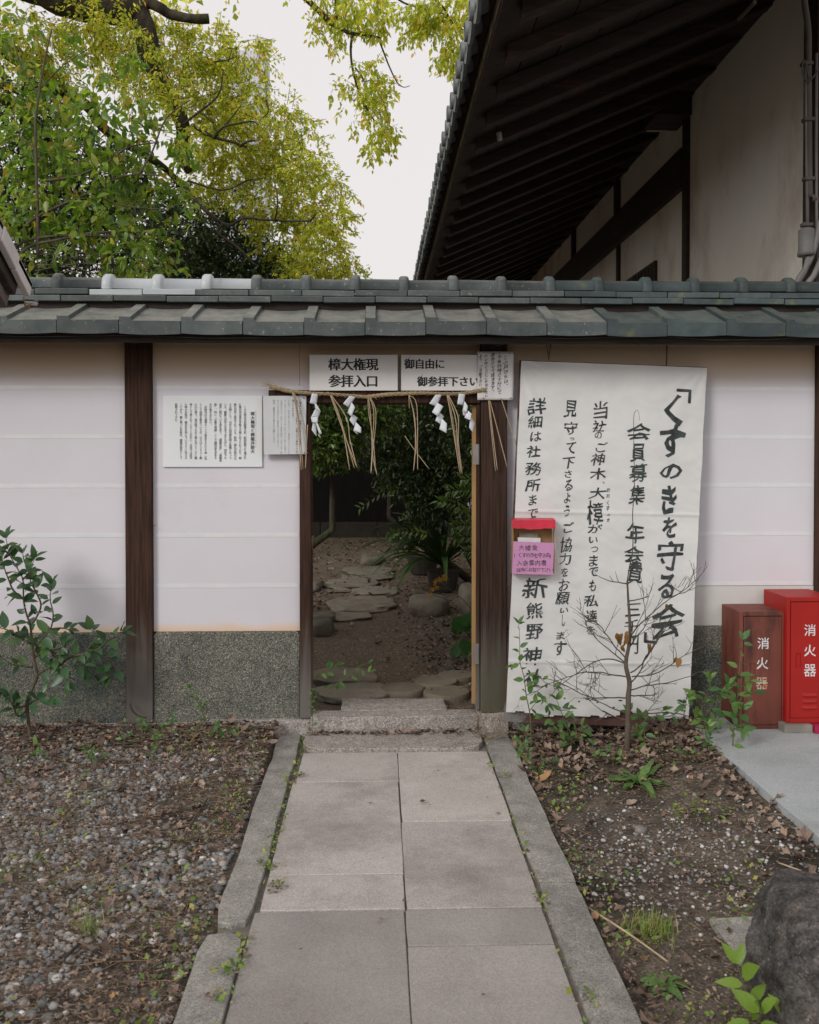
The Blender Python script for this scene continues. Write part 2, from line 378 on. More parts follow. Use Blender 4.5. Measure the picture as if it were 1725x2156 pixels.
M_beam = mat('eave_wood', (.020,.015,.012), (.040,.030,.024), scale=5, stretch=(.7,14,14), rough=.8, bump=.3)
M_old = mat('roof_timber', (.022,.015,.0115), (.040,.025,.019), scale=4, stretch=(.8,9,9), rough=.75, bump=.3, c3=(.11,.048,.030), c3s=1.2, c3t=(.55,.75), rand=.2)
M_fascia = mat('fascia_board', (.11,.085,.055), (.19,.15,.10), scale=4, stretch=(9,.8,9), rough=.85, bump=.3)
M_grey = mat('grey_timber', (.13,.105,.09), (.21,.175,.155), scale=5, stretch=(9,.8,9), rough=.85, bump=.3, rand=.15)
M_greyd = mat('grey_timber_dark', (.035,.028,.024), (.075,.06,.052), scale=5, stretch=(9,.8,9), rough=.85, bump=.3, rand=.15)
M_tile = mat('clay_tile', (.055,.072,.074), (.105,.122,.120), scale=7, rough=.62, bump=.25, bscale=70, spec=.4, rand=.32, c3=(.27,.28,.25), c3s=42, c3t=(.60,.68), dist=.004, post=dusty((.30,.285,.25)))
M_tiled = mat('clay_tile_moss', (.040,.060,.064), (.078,.102,.102), scale=7, rough=.6, bump=.25, bscale=70, spec=.4, rand=.30, c3=(.15,.155,.075), c3s=6, c3t=(.58,.72), dist=.004, post=dusty((.17,.185,.165), maxf=.6))
M_tilew = mat('new_clay_tile', (.42,.46,.48), (.50,.54,.56), scale=5, rough=.42, bump=.08, spec=.5, rand=.08, c3=(.22,.23,.23), c3s=12, c3t=(.62,.75))
M_tileroof = mat('temple_tile', (.12,.135,.14), (.19,.21,.215), scale=9, rough=.55, bump=.2, spec=.5, rand=.15)
M_temple = mat('old_plaster', (.88,.855,.82), (.80,.77,.73), scale=1.1, rough=.92, bump=.15, bscale=40, detail=10, stretch=(1,1,.6), c3=(.46,.36,.26), c3s=.5, c3t=(.50,.70), ramp=(.3,.7))
M_board = mat('sign_board', (.80,.79,.78), (.75,.74,.73), scale=4, rough=.55, bump=.03, c3=(.52,.50,.46), c3s=14, c3t=(.66,.8))
M_infob = mat('info_board', (.80,.835,.85), (.77,.80,.815), scale=3, rough=.5, bump=.02)
M_paperf = mat('faded_paper', (.66,.69,.71), (.60,.63,.65), scale=6, rough=.45, bump=.15, bscale=14)
M_paper = mat('laminated_paper', (.72,.71,.72), (.64,.63,.635), scale=8, rough=.3, bump=.35, bscale=18, spec=.5)
M_ink = mat('ink', (.012,.013,.014), (.02,.02,.02), scale=20, rough=.5, bump=0)
M_inkg = mat('dark_green_ink', (.020,.036,.034), (.035,.055,.05), scale=20, rough=.6, bump=0)
M_inkp = mat('pale_ink', (.20,.24,.26), (.30,.33,.35), scale=12, rough=.6, bump=0)
M_inkb = mat('brush_ink', (.020,.030,.029), (.065,.082,.080), scale=22, rough=.6, bump=0, detail=3)
M_edge = mat('raw_board_edge', (.22,.18,.14), (.30,.25,.20), scale=9, rough=.9, bump=.1)
M_cloth = mat('banner_cloth', (.70,.705,.70), (.64,.645,.64), scale=2.5, rough=.85, bump=.06, bscale=420, dist=.001, c3=(.50,.45,.38), c3s=2.3, c3t=(.60,.85))
M_bboard = mat('banner_backing', (.085,.040,.036), (.13,.07,.062), scale=6, rough=.9, bump=.2, c3=(.22,.22,.215), c3s=4, c3t=(.5,.6))
M_straw = mat('straw', (.40,.30,.19), (.52,.41,.28), scale=14, rough=.75, bump=.1)
M_rope = mat('straw_rope', (.30,.225,.13), (.48,.37,.23), scale=60, rough=.85, bump=.5, bscale=220, stretch=(1,1,1))
M_shide = mat('white_paper', (.74,.77,.82), (.70,.73,.78), scale=5, rough=.7, bump=.02)
M_red = mat('red_enamel', (.37,.015,.011), (.32,.013,.010), scale=3, rough=.5, bump=.04, spec=.3, c3=(.33,.012,.012), c3s=5, c3t=(.6,.8))
M_rust = mat('faded_red_enamel', (.165,.050,.036), (.21,.066,.046), scale=4, rough=.6, bump=.1, c3=(.050,.022,.018), c3s=3.0, c3t=(.52,.68), stretch=(1.4,1.4,.3),
             post=zfade(.34,.12,(.060,.020,.016), amt=.25, nscale=14, stretch=(1,1,.2), maxf=.7))
M_white = mat('white_letter_paint', (.74,.73,.74), (.66,.65,.66), scale=10, rough=.6, bump=0)
M_whiter = mat('rusting_letter_paint', (.62,.55,.52), (.50,.40,.30), scale=14, rough=.7, bump=0, c3=(.45,.18,.04), c3s=35, c3t=(.48,.56), post=None)
M_pinkp = mat('pink_card', (.62,.30,.52), (.56,.27,.48), scale=5, rough=.6, bump=.08)
M_cardb = mat('cardboard', (.36,.22,.10), (.42,.26,.13), scale=8, rough=.85, bump=.1)
M_redt = mat('red_tape', (.62,.015,.05), (.52,.012,.04), scale=7, rough=.35, bump=.35, bscale=30, spec=.5)
M_mag = mat('magenta_plastic', (.36,.02,.08), (.33,.02,.07), scale=7, rough=.5, bump=.05)
M_brick = mat('concrete_block', (.20,.185,.16), (.28,.26,.23), scale=9, rough=.95, bump=.4)
M_steel = mat('galvanised_steel', (.24,.22,.20), (.32,.30,.28), scale=9, rough=.45, bump=.03, metal=.6, c3=(.28,.17,.10), c3s=12, c3t=(.6,.75))
M_brass = mat('brass', (.42,.28,.10), (.30,.2,.07), scale=20, rough=.4, metal=.8, bump=0)
M_pipe = mat('grey_pipe', (.15,.145,.14), (.21,.205,.20), scale=6, rough=.55, bump=.08, c3=(.13,.08,.055), c3s=4, c3t=(.6,.7), rand=.15)
M_pipeb = mat('brown_pipe', (.085,.065,.055), (.12,.10,.09), scale=6, rough=.6, bump=.1)
M_wire = mat('wire', (.055,.05,.045), (.10,.09,.08), scale=9, rough=.6, bump=0)
M_porc = mat('porcelain', (.50,.48,.45), (.42,.40,.37), scale=9, rough=.4, bump=0)
M_copper = mat('copper_wire', (.30,.13,.07), (.36,.18,.11), scale=12, rough=.4, bump=0, metal=.6)
M_lampg = mat('lamp_cover', (.50,.50,.49), (.45,.45,.44), scale=9, rough=.3, bump=0)
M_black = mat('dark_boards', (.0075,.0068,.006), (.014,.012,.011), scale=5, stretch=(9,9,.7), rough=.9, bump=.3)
M_conc = mat('hazed_concrete', (.62,.64,.68), (.58,.60,.64), scale=.4, rough=.9, bump=0)  # air haze is mixed into the pale tower colours
M_glassd = mat('hazed_glass', (.40,.44,.50), (.44,.47,.52), scale=.4, rough=.4, bump=0)
M_bark = mat('camphor_bark', (.030,.024,.018), (.085,.070,.052), scale=7, stretch=(1,1,.5), rough=.95, bump=1.0, bscale=16, dist=.05, c3=(.055,.065,.028), c3s=2.2, c3t=(.5,.68))
M_twig = mat('twig_bark', (.075,.058,.042), (.13,.105,.08), scale=20, rough=.9, bump=.2)
M_twigd = mat('dark_twig', (.032,.024,.018), (.065,.05,.038), scale=20, rough=.9, bump=.2)
M_stem = mat('green_stem', (.09,.10,.045), (.14,.12,.07), scale=20, rough=.7, bump=.1)
M_camph = mat('camphor_leaf', (.95,.95,.95), (1.05,1.05,1.05), scale=3, rough=.42, bump=0, spec=.45, trans=.64, tval=2.8,
    island=[(0,(.19,.24,.04)),(1,(.36,.38,.08)),(.45,(.32,.36,.065)),(.87,(.52,.50,.13)),(.98,(.44,.24,.08))])
M_privet = mat('privet_leaf', (.95,.95,.95), (1.05,1.05,1.05), scale=3, rough=.36, bump=0, spec=.5, trans=.45, tval=2.4,
    island=[(0,(.085,.160,.028)),(1,(.40,.24,.05)),(.35,(.135,.225,.036)),(.75,(.205,.290,.048)),(.94,(.31,.33,.065))])
M_priveto = mat('privet_leaf_single', (.95,.95,.95), (1.05,1.05,1.05), scale=3, rough=.36, bump=0, spec=.5, trans=.45, tval=2.4,
    island=['obj',(0,(.085,.160,.028)),(1,(.40,.24,.05)),(.35,(.135,.225,.036)),(.75,(.205,.290,.048)),(.94,(.31,.33,.065))])
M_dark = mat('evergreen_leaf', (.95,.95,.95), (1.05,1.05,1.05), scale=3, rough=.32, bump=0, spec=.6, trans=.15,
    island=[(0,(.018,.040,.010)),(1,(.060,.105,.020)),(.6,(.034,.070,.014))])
M_mid = mat('camellia_leaf', (.95,.95,.95), (1.05,1.05,1.05), scale=3, rough=.25, bump=0, spec=.6, trans=.22,
    island=[(0,(.045,.100,.016)),(1,(.17,.26,.035)),(.7,(.09,.165,.024))])
M_seed = mat('seedling_leaf', (.9,.9,.9), (1.1,1.1,1.1), scale=14, rough=.40, bump=.1, spec=.45, trans=.22,
    island=['obj',(0,(.050,.130,.036)),(1,(.150,.250,.055)),(.6,(.085,.175,.044))])
M_shrub = mat('shrub_leaf', (.9,.9,.9), (1.1,1.1,1.1), scale=14, rough=.34, bump=.1, spec=.5, trans=.12,
    island=['obj',(0,(.030,.080,.034)),(1,(.095,.175,.052)),(.6,(.050,.115,.042))])
M_lime = mat('young_leaf', (.9,.9,.9), (1.1,1.1,1.1), scale=14, rough=.45, bump=.1, spec=.4, trans=.35,
    island=['obj',(0,(.16,.27,.035)),(1,(.23,.35,.06))])
M_strap = mat('strap_leaf', (.024,.060,.016), (.055,.105,.026), scale=6, rough=.38, bump=.1, spec=.5, trans=.15, rand=.25)
M_farf = mat('round_leaf', (.028,.085,.020), (.045,.115,.028), scale=9, rough=.4, bump=.2, trans=.15, rand=.2)
M_yel = mat('yellow_petal', (.50,.30,.03), (.42,.22,.03), scale=20, rough=.7, bump=0)
M_dead = mat('dead_leaf', (.20,.105,.035), (.29,.17,.06), scale=25, rough=.8, bump=.2, trans=.2, rand=.2)
M_pebble = mat('pebbles', (.9,.9,.9), (1.1,1.1,1.1), scale=60, rough=.8, bump=.2, bscale=300, dist=.002,
    island=[(0,(.13,.14,.145)),(1,(.72,.70,.69)),(.35,(.20,.21,.215)),(.65,(.27,.272,.27)),(.82,(.33,.29,.25)),(.95,(.42,.405,.39))])
M_pebblew = mat('pale_pebbles', (.9,.9,.9), (1.1,1.1,1.1), scale=60, rough=.8, bump=.2, bscale=300, dist=.002,
    island=[(0,(.13,.13,.125)),(1,(.62,.61,.59)),(.4,(.22,.21,.20)),(.75,(.36,.35,.335))])
M_litter = mat('fallen_leaves', (.85,.85,.85), (1.1,1.1,1.1), scale=50, rough=.8, bump=.3, bscale=120, trans=.05,
    island=[(0,(.095,.068,.054)),(1,(.42,.25,.09)),(.4,(.190,.133,.103)),(.7,(.285,.208,.165)),(.92,(.38,.295,.235)),(.985,(.35,.20,.11))])
M_litterg = mat('garden_fallen_leaves', (.85,.85,.85), (1.1,1.1,1.1), scale=50, rough=.8, bump=.3, bscale=120,
    island=[(0,(.10,.065,.045)),(1,(.34,.25,.19)),(.6,(.20,.14,.10))])
M_weed = mat('ground_weeds', (.9,.9,.9), (1.1,1.1,1.1), scale=20, rough=.55, bump=0, trans=.2,
    island=[(0,(.10,.18,.04)),(1,(.36,.36,.08)),(.5,(.16,.27,.055))])
M_grass = mat('grass_blades', (.9,.9,.9), (1.1,1.1,1.1), scale=20, rough=.55, bump=0, trans=.2,
    island=[(0,(.14,.23,.04)),(1,(.46,.38,.16)),(.6,(.22,.31,.06))])
M_rock = mat('garden_rock', (.105,.092,.072), (.19,.17,.135), scale=3.5, rough=.9, bump=.7, bscale=14, dist=.03, rand=.15, c3=(.085,.090,.050), c3s=3, c3t=(.55,.75))
M_disc = mat('round_stone', (.150,.128,.10), (.205,.178,.142), scale=5, rough=.95, bump=.3, bscale=60, rand=.1)
M_boulder = mat('boulder', (.030,.029,.029), (.115,.105,.098), scale=16, rough=.9, bump=1.0, bscale=32, dist=.03, c3=(.105,.078,.055), c3s=4, c3t=(.56,.74))
voronoi_speck(M_boulder, 150, [(0,(.5,.5,.5)),(.5,(.95,.95,.95)),(.92,(1.2,1.2,1.2)),(1,(1.9,1.85,1.8))], bump=.35, dist=.006)
M_pot = mat('plant_pot', (.030,.026,.022), (.05,.042,.036), scale=6, rough=.8, bump=.1)

# ================================================================== setting: ground
def axis(lo, hi, f0, f1, fine, coarse_ratio=1.35):
    a = list(np.arange(f0, f1+fine*.5, fine)); s = fine; x = f1
    while x < hi: s *= coarse_ratio; x += s; a.append(x)
    s = fine; x = f0
    while x > lo: s *= coarse_ratio; x -= s; a.insert(0, x)
    return a
xs = axis(-300, 300, -4, 3.2, .06); ys = axis(-60, 500, -4.5, 10, .06)
V = [(x, y, gz(x, y)) for y in ys for x in xs]; nx = len(xs)
Fg = [(j*nx+i, j*nx+i+1, (j+1)*nx+i+1, (j+1)*nx+i) for j in range(len(ys)-1) for i in range(nx-1)]
g = link('ground', npmesh('ground', V, Fg, True), M_soil, kind='structure')

# path: slabs and kerbs
path = thing('path', (0,-2,0), 'straight stone paved path with kerbs leading to the open gate', 'path'); path['kind'] = 'structure'
def stone_slab(name, x0, x1, y0, y1, z, m, parent, th=.06, jit=.001, corner=.012, seg=6, warp=.004):
    """a slab with slightly worn, uneven edges: outline subdivided, top edge rounded"""
    pts = []
    for (ax, ay), (bx_, by) in (((x0,y0),(x1,y0)), ((x1,y0),(x1,y1)), ((x1,y1),(x0,y1)), ((x0,y1),(x0,y0))):
        L_ = math.hypot(bx_-ax, by-ay); n = max(2, int(L_/.12))
        for i in range(n):
            t = i/n; px, py = ax+(bx_-ax)*t, ay+(by-ay)*t
            j = jit*(.6*noise.noise(Vector((px*3, py*3, z*30+5)))+.5*noise.noise(Vector((px*17, py*17, z*30+5))))*2
            if i == 0:
                cx_, cy_ = (x0+x1)/2, (y0+y1)/2; px += corner*(1 if cx_ > px else -1)*.7; py += corner*(1 if cy_ > py else -1)*.7
            if ay == by: py += j
            else: px += j
            pts.append((px, py))
    n = len(pts); cx_, cy_ = (x0+x1)/2, (y0+y1)/2; vs = []
    def inn(p, d):
        vx, vy = cx_-p[0], cy_-p[1]; return (p[0]+math.copysign(min(d, abs(vx)), vx), p[1]+math.copysign(min(d, abs(vy)), vy))
    for p in pts: vs.append((p[0], p[1], z-th))
    for p in pts: vs.append((p[0], p[1], z-.003))
    for p in pts: q = inn(p, .0025); vs.append((q[0], q[1], z))
    vs.append((cx_, cy_, z+warp*.3)); fs = []
    for i in range(n):
        k = (i+1) % n; fs += [(i, k, n+k, n+i), (n+i, n+k, 2*n+k, 2*n+i), (2*n+i, 2*n+k, 3*n)]
    return MB().add(vs, fs).obj(name, m, parent)
g_ = .004
stone_slab('granite_slab', -.425, .60, -.385, -.005, .018, M_granite, path, corner=.05, jit=.008)
SL = [(-.415,.1065,-.865,-.40,0), (-.430,.1015,-1.93,-.872,0), (-.43,.099,-2.222,-1.938,0),
      (.1085,.605,-1.40,-.40,0), (.1035,.600,-2.222,-1.408,0)]
for i, (x0,x1,y0,y1,q) in enumerate(SL):
    stone_slab('paving_slab', x0, x1, y0, y1, 0.0, M_slab, path, th=.05, corner=.003)
for (x0,x1,y0,y1) in [(-.447,.095,-3.6,-2.230),(.0985,.598,-2.482,-2.230),(.0985,.598,-3.6,-2.489)]:
    stone_slab('paving_slab', x0, x1, y0, y1, -.002, M_slab2, path, th=.05, corner=.003)
for (x0,x1,y0,y1) in [(-.578,-.452,-2.33,-.02),(-.595,-.455,-3.6,-2.39)]:
    stone_slab('kerb_stone', x0, x1, y0, y1, .008, M_kerb, path, th=.12, jit=.006, corner=.02)
for (x0,x1,y0,y1) in [(.615,.765,-.30,-.16),(.625,.765,-.155,-.02),(.615,.765,-2.04,-.305),(.612,.762,-3.6,-2.046)]:
    stone_slab('kerb_stone', x0, x1, y0, y1, .008, M_kerb, path, th=.12, jit=.005, corner=.008)

# threshold stones and foundation
thr = thing('threshold', (0,-.05,0), 'rough granite threshold step under the open gate', 'step'); thr['kind'] = 'structure'
def rough_block(name, x0, x1, y0, y1, z0, z1, m, parent, amp=.006, res=.05, bevel=.01):
    mb = MB(); nx_ = max(2, int((x1-x0)/res)); ny_ = max(2, int((y1-y0)/res)); nz_ = max(2, int((z1-z0)/res))
    import bmesh
    bm = bmesh.new(); bmesh.ops.create_cube(bm, size=1.0)
    bmesh.ops.bevel(bm, geom=bm.edges[:], offset=.02, segments=1, affect='EDGES')
    me = bpy.data.meshes.new(name)
    for v in bm.verts: v.co = Vector((x0+(v.co.x+.5)*(x1-x0), y0+(v.co.y+.5)*(y1-y0), z0+(v.co.z+.5)*(z1-z0)))
    for _ in range(3):
        es = [e for e in bm.edges if e.calc_length() > res*1.5]
        if not es: break
        bmesh.ops.subdivide_edges(bm, edges=es, cuts=1, use_grid_fill=True)
    for v in bm.verts:
        q = v.co*11; v.co += Vector((noise.noise(q), noise.noise(q+Vector((7,3,1))), noise.noise(q+Vector((1,9,4)))))*amp
    bm.to_mesh(me); bm.free()
    return link(name, me, m, parent)
xl = W(655,1500,-.06).x; xr = W(1004,1500,-.06).x
rough_block('threshold_stone', xl, xr, -.085, .06, -.03, .113, M_granite, thr, amp=.010)
rough_block('threshold_stone', xl+.17, xr-.17, .05, .31, -.02, .116, M_granite, thr, amp=.008)
rough_block('foundation_stone', W(440,1500,-.05).x, xl-.004, -.06, .09, -.03, .088, M_granite, thr, amp=.009)
rough_block('foundation_stone', xr+.004, W(1070,1500,-.05).x, -.07, .09, -.03, .118, M_granite, thr, amp=.009)
rough_block('foundation_stone', W(1072,1500,0).x, 4.2, -.03, .12, -.04, .055, M_granite, thr, amp=.006)
rough_block('foundation_stone', -4.2, W(438,1500,0).x, -.03, .12, -.04, .072, M_granite, thr, amp=.006)

MB().box(-.56, .745, -3.6, -.01, -.05, -.012).obj('mortar_bed', mat('mortar', (.13,.115,.10), (.19,.17,.15), scale=20, rough=.95, bump=.3), path)
M_strip = mat('pale_bounce', (.42,.41,.39), (.52,.51,.49), scale=30, rough=.9, bump=.4)  # for an unseen strip, added to bounce light onto the temple wall
o = MB().hexa([(1.75,.25,-.1),(2.98,.25,-.1),(2.98,14,-.1),(1.75,14,-.1)], [(1.75,.25,.10),(2.98,.25,.10),(2.98,14,.65),(1.75,14,.65)]).obj('bounce_strip', M_strip); o['kind'] = 'structure'
pad = thing('concrete_pad', (2.6,-1.2,0), 'pale concrete pavement slab at the right in front of the wall', 'pavement'); pad['kind'] = 'structure'
stone_slab('pavement_slab', 1.81, 5.5, -3.8, -.035, .083, M_pad, pad, th=.16, jit=.003, corner=.01)

# ================================================================== the garden wall
wall = thing('garden_wall', (0,.1,0), 'tile-capped plaster garden wall with dark timber posts and an open gateway', 'wall')
XL, XR = -4.3, 4.4
pA0, pA1 = W(264,1100,-.03).x, W(320,1100,-.03).x         # left post
pB0, pB1 = W(1013,1100,-.05).x, W(1068,1100,-.05).x       # gate post
jA0, jA1 = W(631,1100,-.03).x, W(655,1100,-.03).x         # gate jamb
pC0 = W(1720,1000,-.03).x
zt = 2.36; zbase = W(150,1333,-.02).z; zbase3 = W(1500,1318,-.02).z; zb2 = W(500,1330,-.02).z
zlint0, zlint1 = W(800,849,-.03).z, W(800,822,-.03).z
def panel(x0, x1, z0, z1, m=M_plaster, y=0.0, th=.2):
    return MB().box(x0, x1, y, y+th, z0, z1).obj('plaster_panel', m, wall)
tape_z = [W(862,c,0).z for c in (817.5, 920, 1022.5, 1126, 1232)]
def tapes(p, x0, x1, zs):
    for z in zs:
        mb = MB(); n = max(3, int((x1-x0)/.15)); vs = []; fs = []
        for i in range(n+1):
            x = x0+.004+(x1-x0-.008)*i/n; dz = .0015*noise.noise(Vector((x*3, z*7, 0)))
            for yy, zz in ((-.0016, z+.0115+dz), (-.0016, z-.0105+dz), (-.0003, z-.0107+dz), (-.0003, z+.0117+dz)): vs.append((x, yy, zz))
        for i in range(n):
            for a, b in ((0,1),(1,2),(3,0)): fs.append((i*4+a, i*4+b, i*4+4+b, i*4+4+a))
        mb.add(vs, fs).obj('joint_strip', M_tape, p)
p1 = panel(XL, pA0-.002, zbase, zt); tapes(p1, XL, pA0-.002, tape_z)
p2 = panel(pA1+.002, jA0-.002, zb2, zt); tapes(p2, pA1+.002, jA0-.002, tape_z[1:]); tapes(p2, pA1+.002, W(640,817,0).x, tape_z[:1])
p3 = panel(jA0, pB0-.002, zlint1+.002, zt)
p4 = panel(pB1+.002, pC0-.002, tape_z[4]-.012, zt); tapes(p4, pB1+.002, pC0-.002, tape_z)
p5 = panel(pB1+.002, pC0-.002, zbase3, tape_z[4]-.014, M_cloth_wall, y=-.002)
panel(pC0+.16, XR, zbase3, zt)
def basep(x0, x1, z1, y=-.022):
    o = rough_block('aggregate_base', x0, x1, y, .2, -.05, z1, M_aggr, wall, amp=.0025, res=.08); return o
basep(XL, pA0-.004, zbase); basep(pA1+.004, jA0-.004, zb2, y=-.02); basep(pB1+.004, XR, zbase3, y=-.018)
# timbers
def timber(x0, x1, y0, y1, z0, z1, m=M_wood, name='post', parent=wall, bevel=.004):
    cx_, cy_, cz_ = (x0+x1)/2, (y0+y1)/2, (z0+z1)/2
    return MB().box(x0-cx_, x1-cx_, y0-cy_, y1-cy_, z0-cz_, z1-cz_).obj(name, m, parent, bevel=bevel, loc=Vector((cx_,cy_,cz_)))
timber(pA0, pA1, -.035, .16, .07, zt-.04)
timber(pB0, pB1, -.055, .20, .118, zt-.03, M_wood_moss)
timber(pC0, pC0+.158, -.035, .16, .05, zt-.04)
timber(jA0, jA1, -.035, .14, .09, zlint0-.001, name='gate_jamb')
timber(W(566,830,-.03).x, pB0-.002, -.045, .14, zlint0, zlint1, name='lintel')
timber(pA0+.03, pA1-.03, -.20, -.036, zt-.06, zt-.005, M_beam, 'bracket_end')
timber(pB0+.03, pB1-.03, -.22, -.056, zt-.06, zt-.005, M_beam, 'bracket_end')
# door leaf folded back into the garden, seen on edge
dxa, dxb = W(993.5,1000,.0).x, W(1003,1000,.0).x
door = MB().hexa([(dxa,.0,.16),(dxb,-.004,.16),(dxb+.30,.80,.16),(dxa+.30,.806,.16)], [(dxa,.0,zlint0-.01),(dxb,-.004,zlint0-.01),(dxb+.30,.80,zlint0-.01),(dxa+.30,.806,zlint0-.01)]).obj('door_leaf', M_door, wall, bevel=.002)
timber(W(1003.5,1000,-.03).x, pB0-.002, -.030, .08, .13, zlint0-.001, M_wood, 'door_frame')
for a, b in ((935,978),(1355,1398)):
    h = MB().box(W(995,a,0).x, W(1008,a,0).x, -.0355, -.031, W(1000,b,-.03).z, W(1000,a,-.03).z)
    h.tube([W(1007,b,-.036), W(1007,a,-.036)], .004, 8)
    ho = h.obj('hinge', M_steel, wall)
MB().tube([W(660,1128,.02), W(657,1131,0.0), W(657,1156,.0), W(660,1158,.02)], .0035, 6).obj('latch_hook', M_brass, wall, smooth=True)
# eave boards under the tiles
MB().box(XL, XR, -.315, -.285, 2.272, 2.312).obj('eave_fascia', M_beam, wall, bevel=.003)
MB().box(XL, XR, -.284, .5, 2.365, 2.380).obj('eave_soffit', M_beam, wall)
MB().box(XL, XR, -.10, .28, 2.34, 2.364).obj('wall_plate', M_beam, wall)

# roof tiles
TW = .337
def tile_mesh():
    mb = MB(); Ls = .40; sl_ = math.tan(R(19)); rw, rh = .056, .024
    prof = [(0,0),(0,rh),(rw,rh),(rw+.006,.002),(TW*.45,-.005),(TW*.75,-.004),(TW-.003,.004),(TW-.003,-.018),(0,-.018)]
    n = len(prof)
    a = [(x, 0, z) for x, z in prof]; b = [(x, Ls, z+Ls*sl_) for x, z in prof]
    fs = [(i, (i+1) % n, n+(i+1) % n, n+i) for i in range(n)][::1] + [tuple(range(n))[::-1], tuple(range(n, 2*n))]
    mb.add(a+b, fs)
    # front lip: hangs down, slightly bellied at its foot
    k = 5; vs = []; fs = []
    for i in range(k+1):
        x = (TW-.004)*i/k; top = rh if x < rw else 0.0
        dz = -.070 - .006*math.sin(math.pi*i/k)
        for y, z in ((-.020, top), (-.016, dz), (.0, dz), (-.0005, top)): vs.append((x, y, z))
    for i in range(k):
        for a_, b_ in ((0,1),(1,2),(2,3),(3,0)): fs.append((i*4+a_, i*4+b_, i*4+4+b_, i*4+4+a_))
    fs += [(0,3,2,1), (k*4, k*4+1, k*4+2, k*4+3)]
    vs2 = [(x, y-.001, z) for x, y, z in vs]
    mb.add(vs2, [f[::-1] for f in fs])
    return mb
tm = tile_mesh(); me_t = tm.mesh('eave_tile'); me_t.materials.append(M_tile)
me_t2 = tm.mesh('eave_tile'); me_t2.materials.append(M_tiled)
x0 = W(252,690,-.36).x; i0 = int((XL-x0)/TW)
for i in range(i0, int((XR-x0)/TW)):
    x = x0+i*TW; me = me_t if x < .95 else me_t2
    o = link('eave_tile', me, None, wall, loc=Vector((x, -.352+random.uniform(-.006,.006), 2.386+random.uniform(-.004,.004))))
    o.rotation_euler = (random.uniform(-.008,.008), random.uniform(-.012,.012), random.uniform(-.01,.01))
# back slope (seen only from the garden side)
bk = MB()
for i in range(i0, int((XR-x0)/TW)):
    x = x0+i*TW
    bk.add([(x,.26,2.51),(x+TW-.004,.26,2.51),(x+TW-.004,.62,2.385),(x,.62,2.385),(x,.26,2.49),(x+TW-.004,.26,2.49),(x+TW-.004,.62,2.365),(x,.62,2.365)],
           [(0,1,2,3),(4,7,6,5),(0,4,5,1),(2,6,7,3)])
o = bk.obj('back_tiles', M_tile, wall); o['kind'] = 'stuff'
# mortar core + flat ridge courses
MB().box(XL, XR, .02, .26, 2.46, 2.60).obj('ridge_core', M_beam, wall)
def course(y0, z0, h, xref, step, out):
    for i in range(int((XL-xref)/step), int((XR-xref)/step)):
        x = xref+i*step; L_ = step-.004
        mb = MB().box(-L_/2, L_/2, 0, .10, -h, 0)
        pale = W(270,618,y0).x < x+step/2 < W(600*0+590,618,y0).x and out == 1
        pale = out == 1 and W(188,618,y0).x-.02 < x+step*.5 < W(408,618,y0).x+.02
        mm = M_tilew if pale else (M_tile if x < .9 else M_tiled)
        ob = mb.obj('flat_ridge_tile', mm, wall, bevel=.003, loc=Vector((x+step/2, y0+random.uniform(-.006,.006), z0+random.uniform(-.003,.003))))
        ob.rotation_euler = (random.uniform(-.02,.02), random.uniform(-.010,.010), random.uniform(-.015,.015))
zA = W(700,624.5,-.01).z; zB = W(700,611.5,.02).z
MB().box(XL, XR, .0, .28, 2.5, W(700,638,-.0).z+.0).obj('ridge_mortar', M_beam, wall)
course(-.035, W(700,625,-.03).z+.002, .034, W(350,630,-.03).x, .305, 0)
course(-.008, W(700,611.5,-.0).z+.002, .034, W(300,618,0).x, .311, 1)
# ridge roll with collars
def ridge_mesh(L_, r=.056):
    mb = MB(); n = 12; vs = []; fs = []
    st = [(0,.071),(.012,.080),(.045,.080),(.057,.071),(.060,r),(L_,r*.985)]
    for x, rr in st:
        for j in range(n+1):
            a = math.pi*(j/n)*1.16 - math.pi*.08
            vs.append((x, -math.cos(a)*rr, math.sin(a)*rr))
    for i in range(len(st)-1):
        for j in range(n): fs.append((i*(n+1)+j, i*(n+1)+j+1, (i+1)*(n+1)+j+1, (i+1)*(n+1)+j))
    fs.append(tuple(range(n+1))[::-1])
    mb.add(vs, fs); return mb
RS = .2925
rm_ = {}
for k, m in (('a', M_tile), ('b', M_tiled), ('w', M_tilew)):
    me = ridge_mesh(RS).mesh('ridge_tile', True); me.materials.append(m); rm_[k] = me
    md = None
xr0 = W(231,590,.1).x-.03; zr = W(800,611,.1).z+.012
for i in range(int((XL-xr0)/RS)-1, int((XR-xr0)/RS)):
    x = xr0+i*RS; k = 'w' if i in (0,1,2) else ('a' if x < .9 else 'b')
    o = link('ridge_tile', rm_[k], None, wall, loc=Vector((x, .10+random.uniform(-.005,.005), zr+random.uniform(-.003,.003)-.004)))
    o.rotation_euler = (random.uniform(-.03,.03), random.uniform(-.008,.012), random.uniform(-.012,.012))
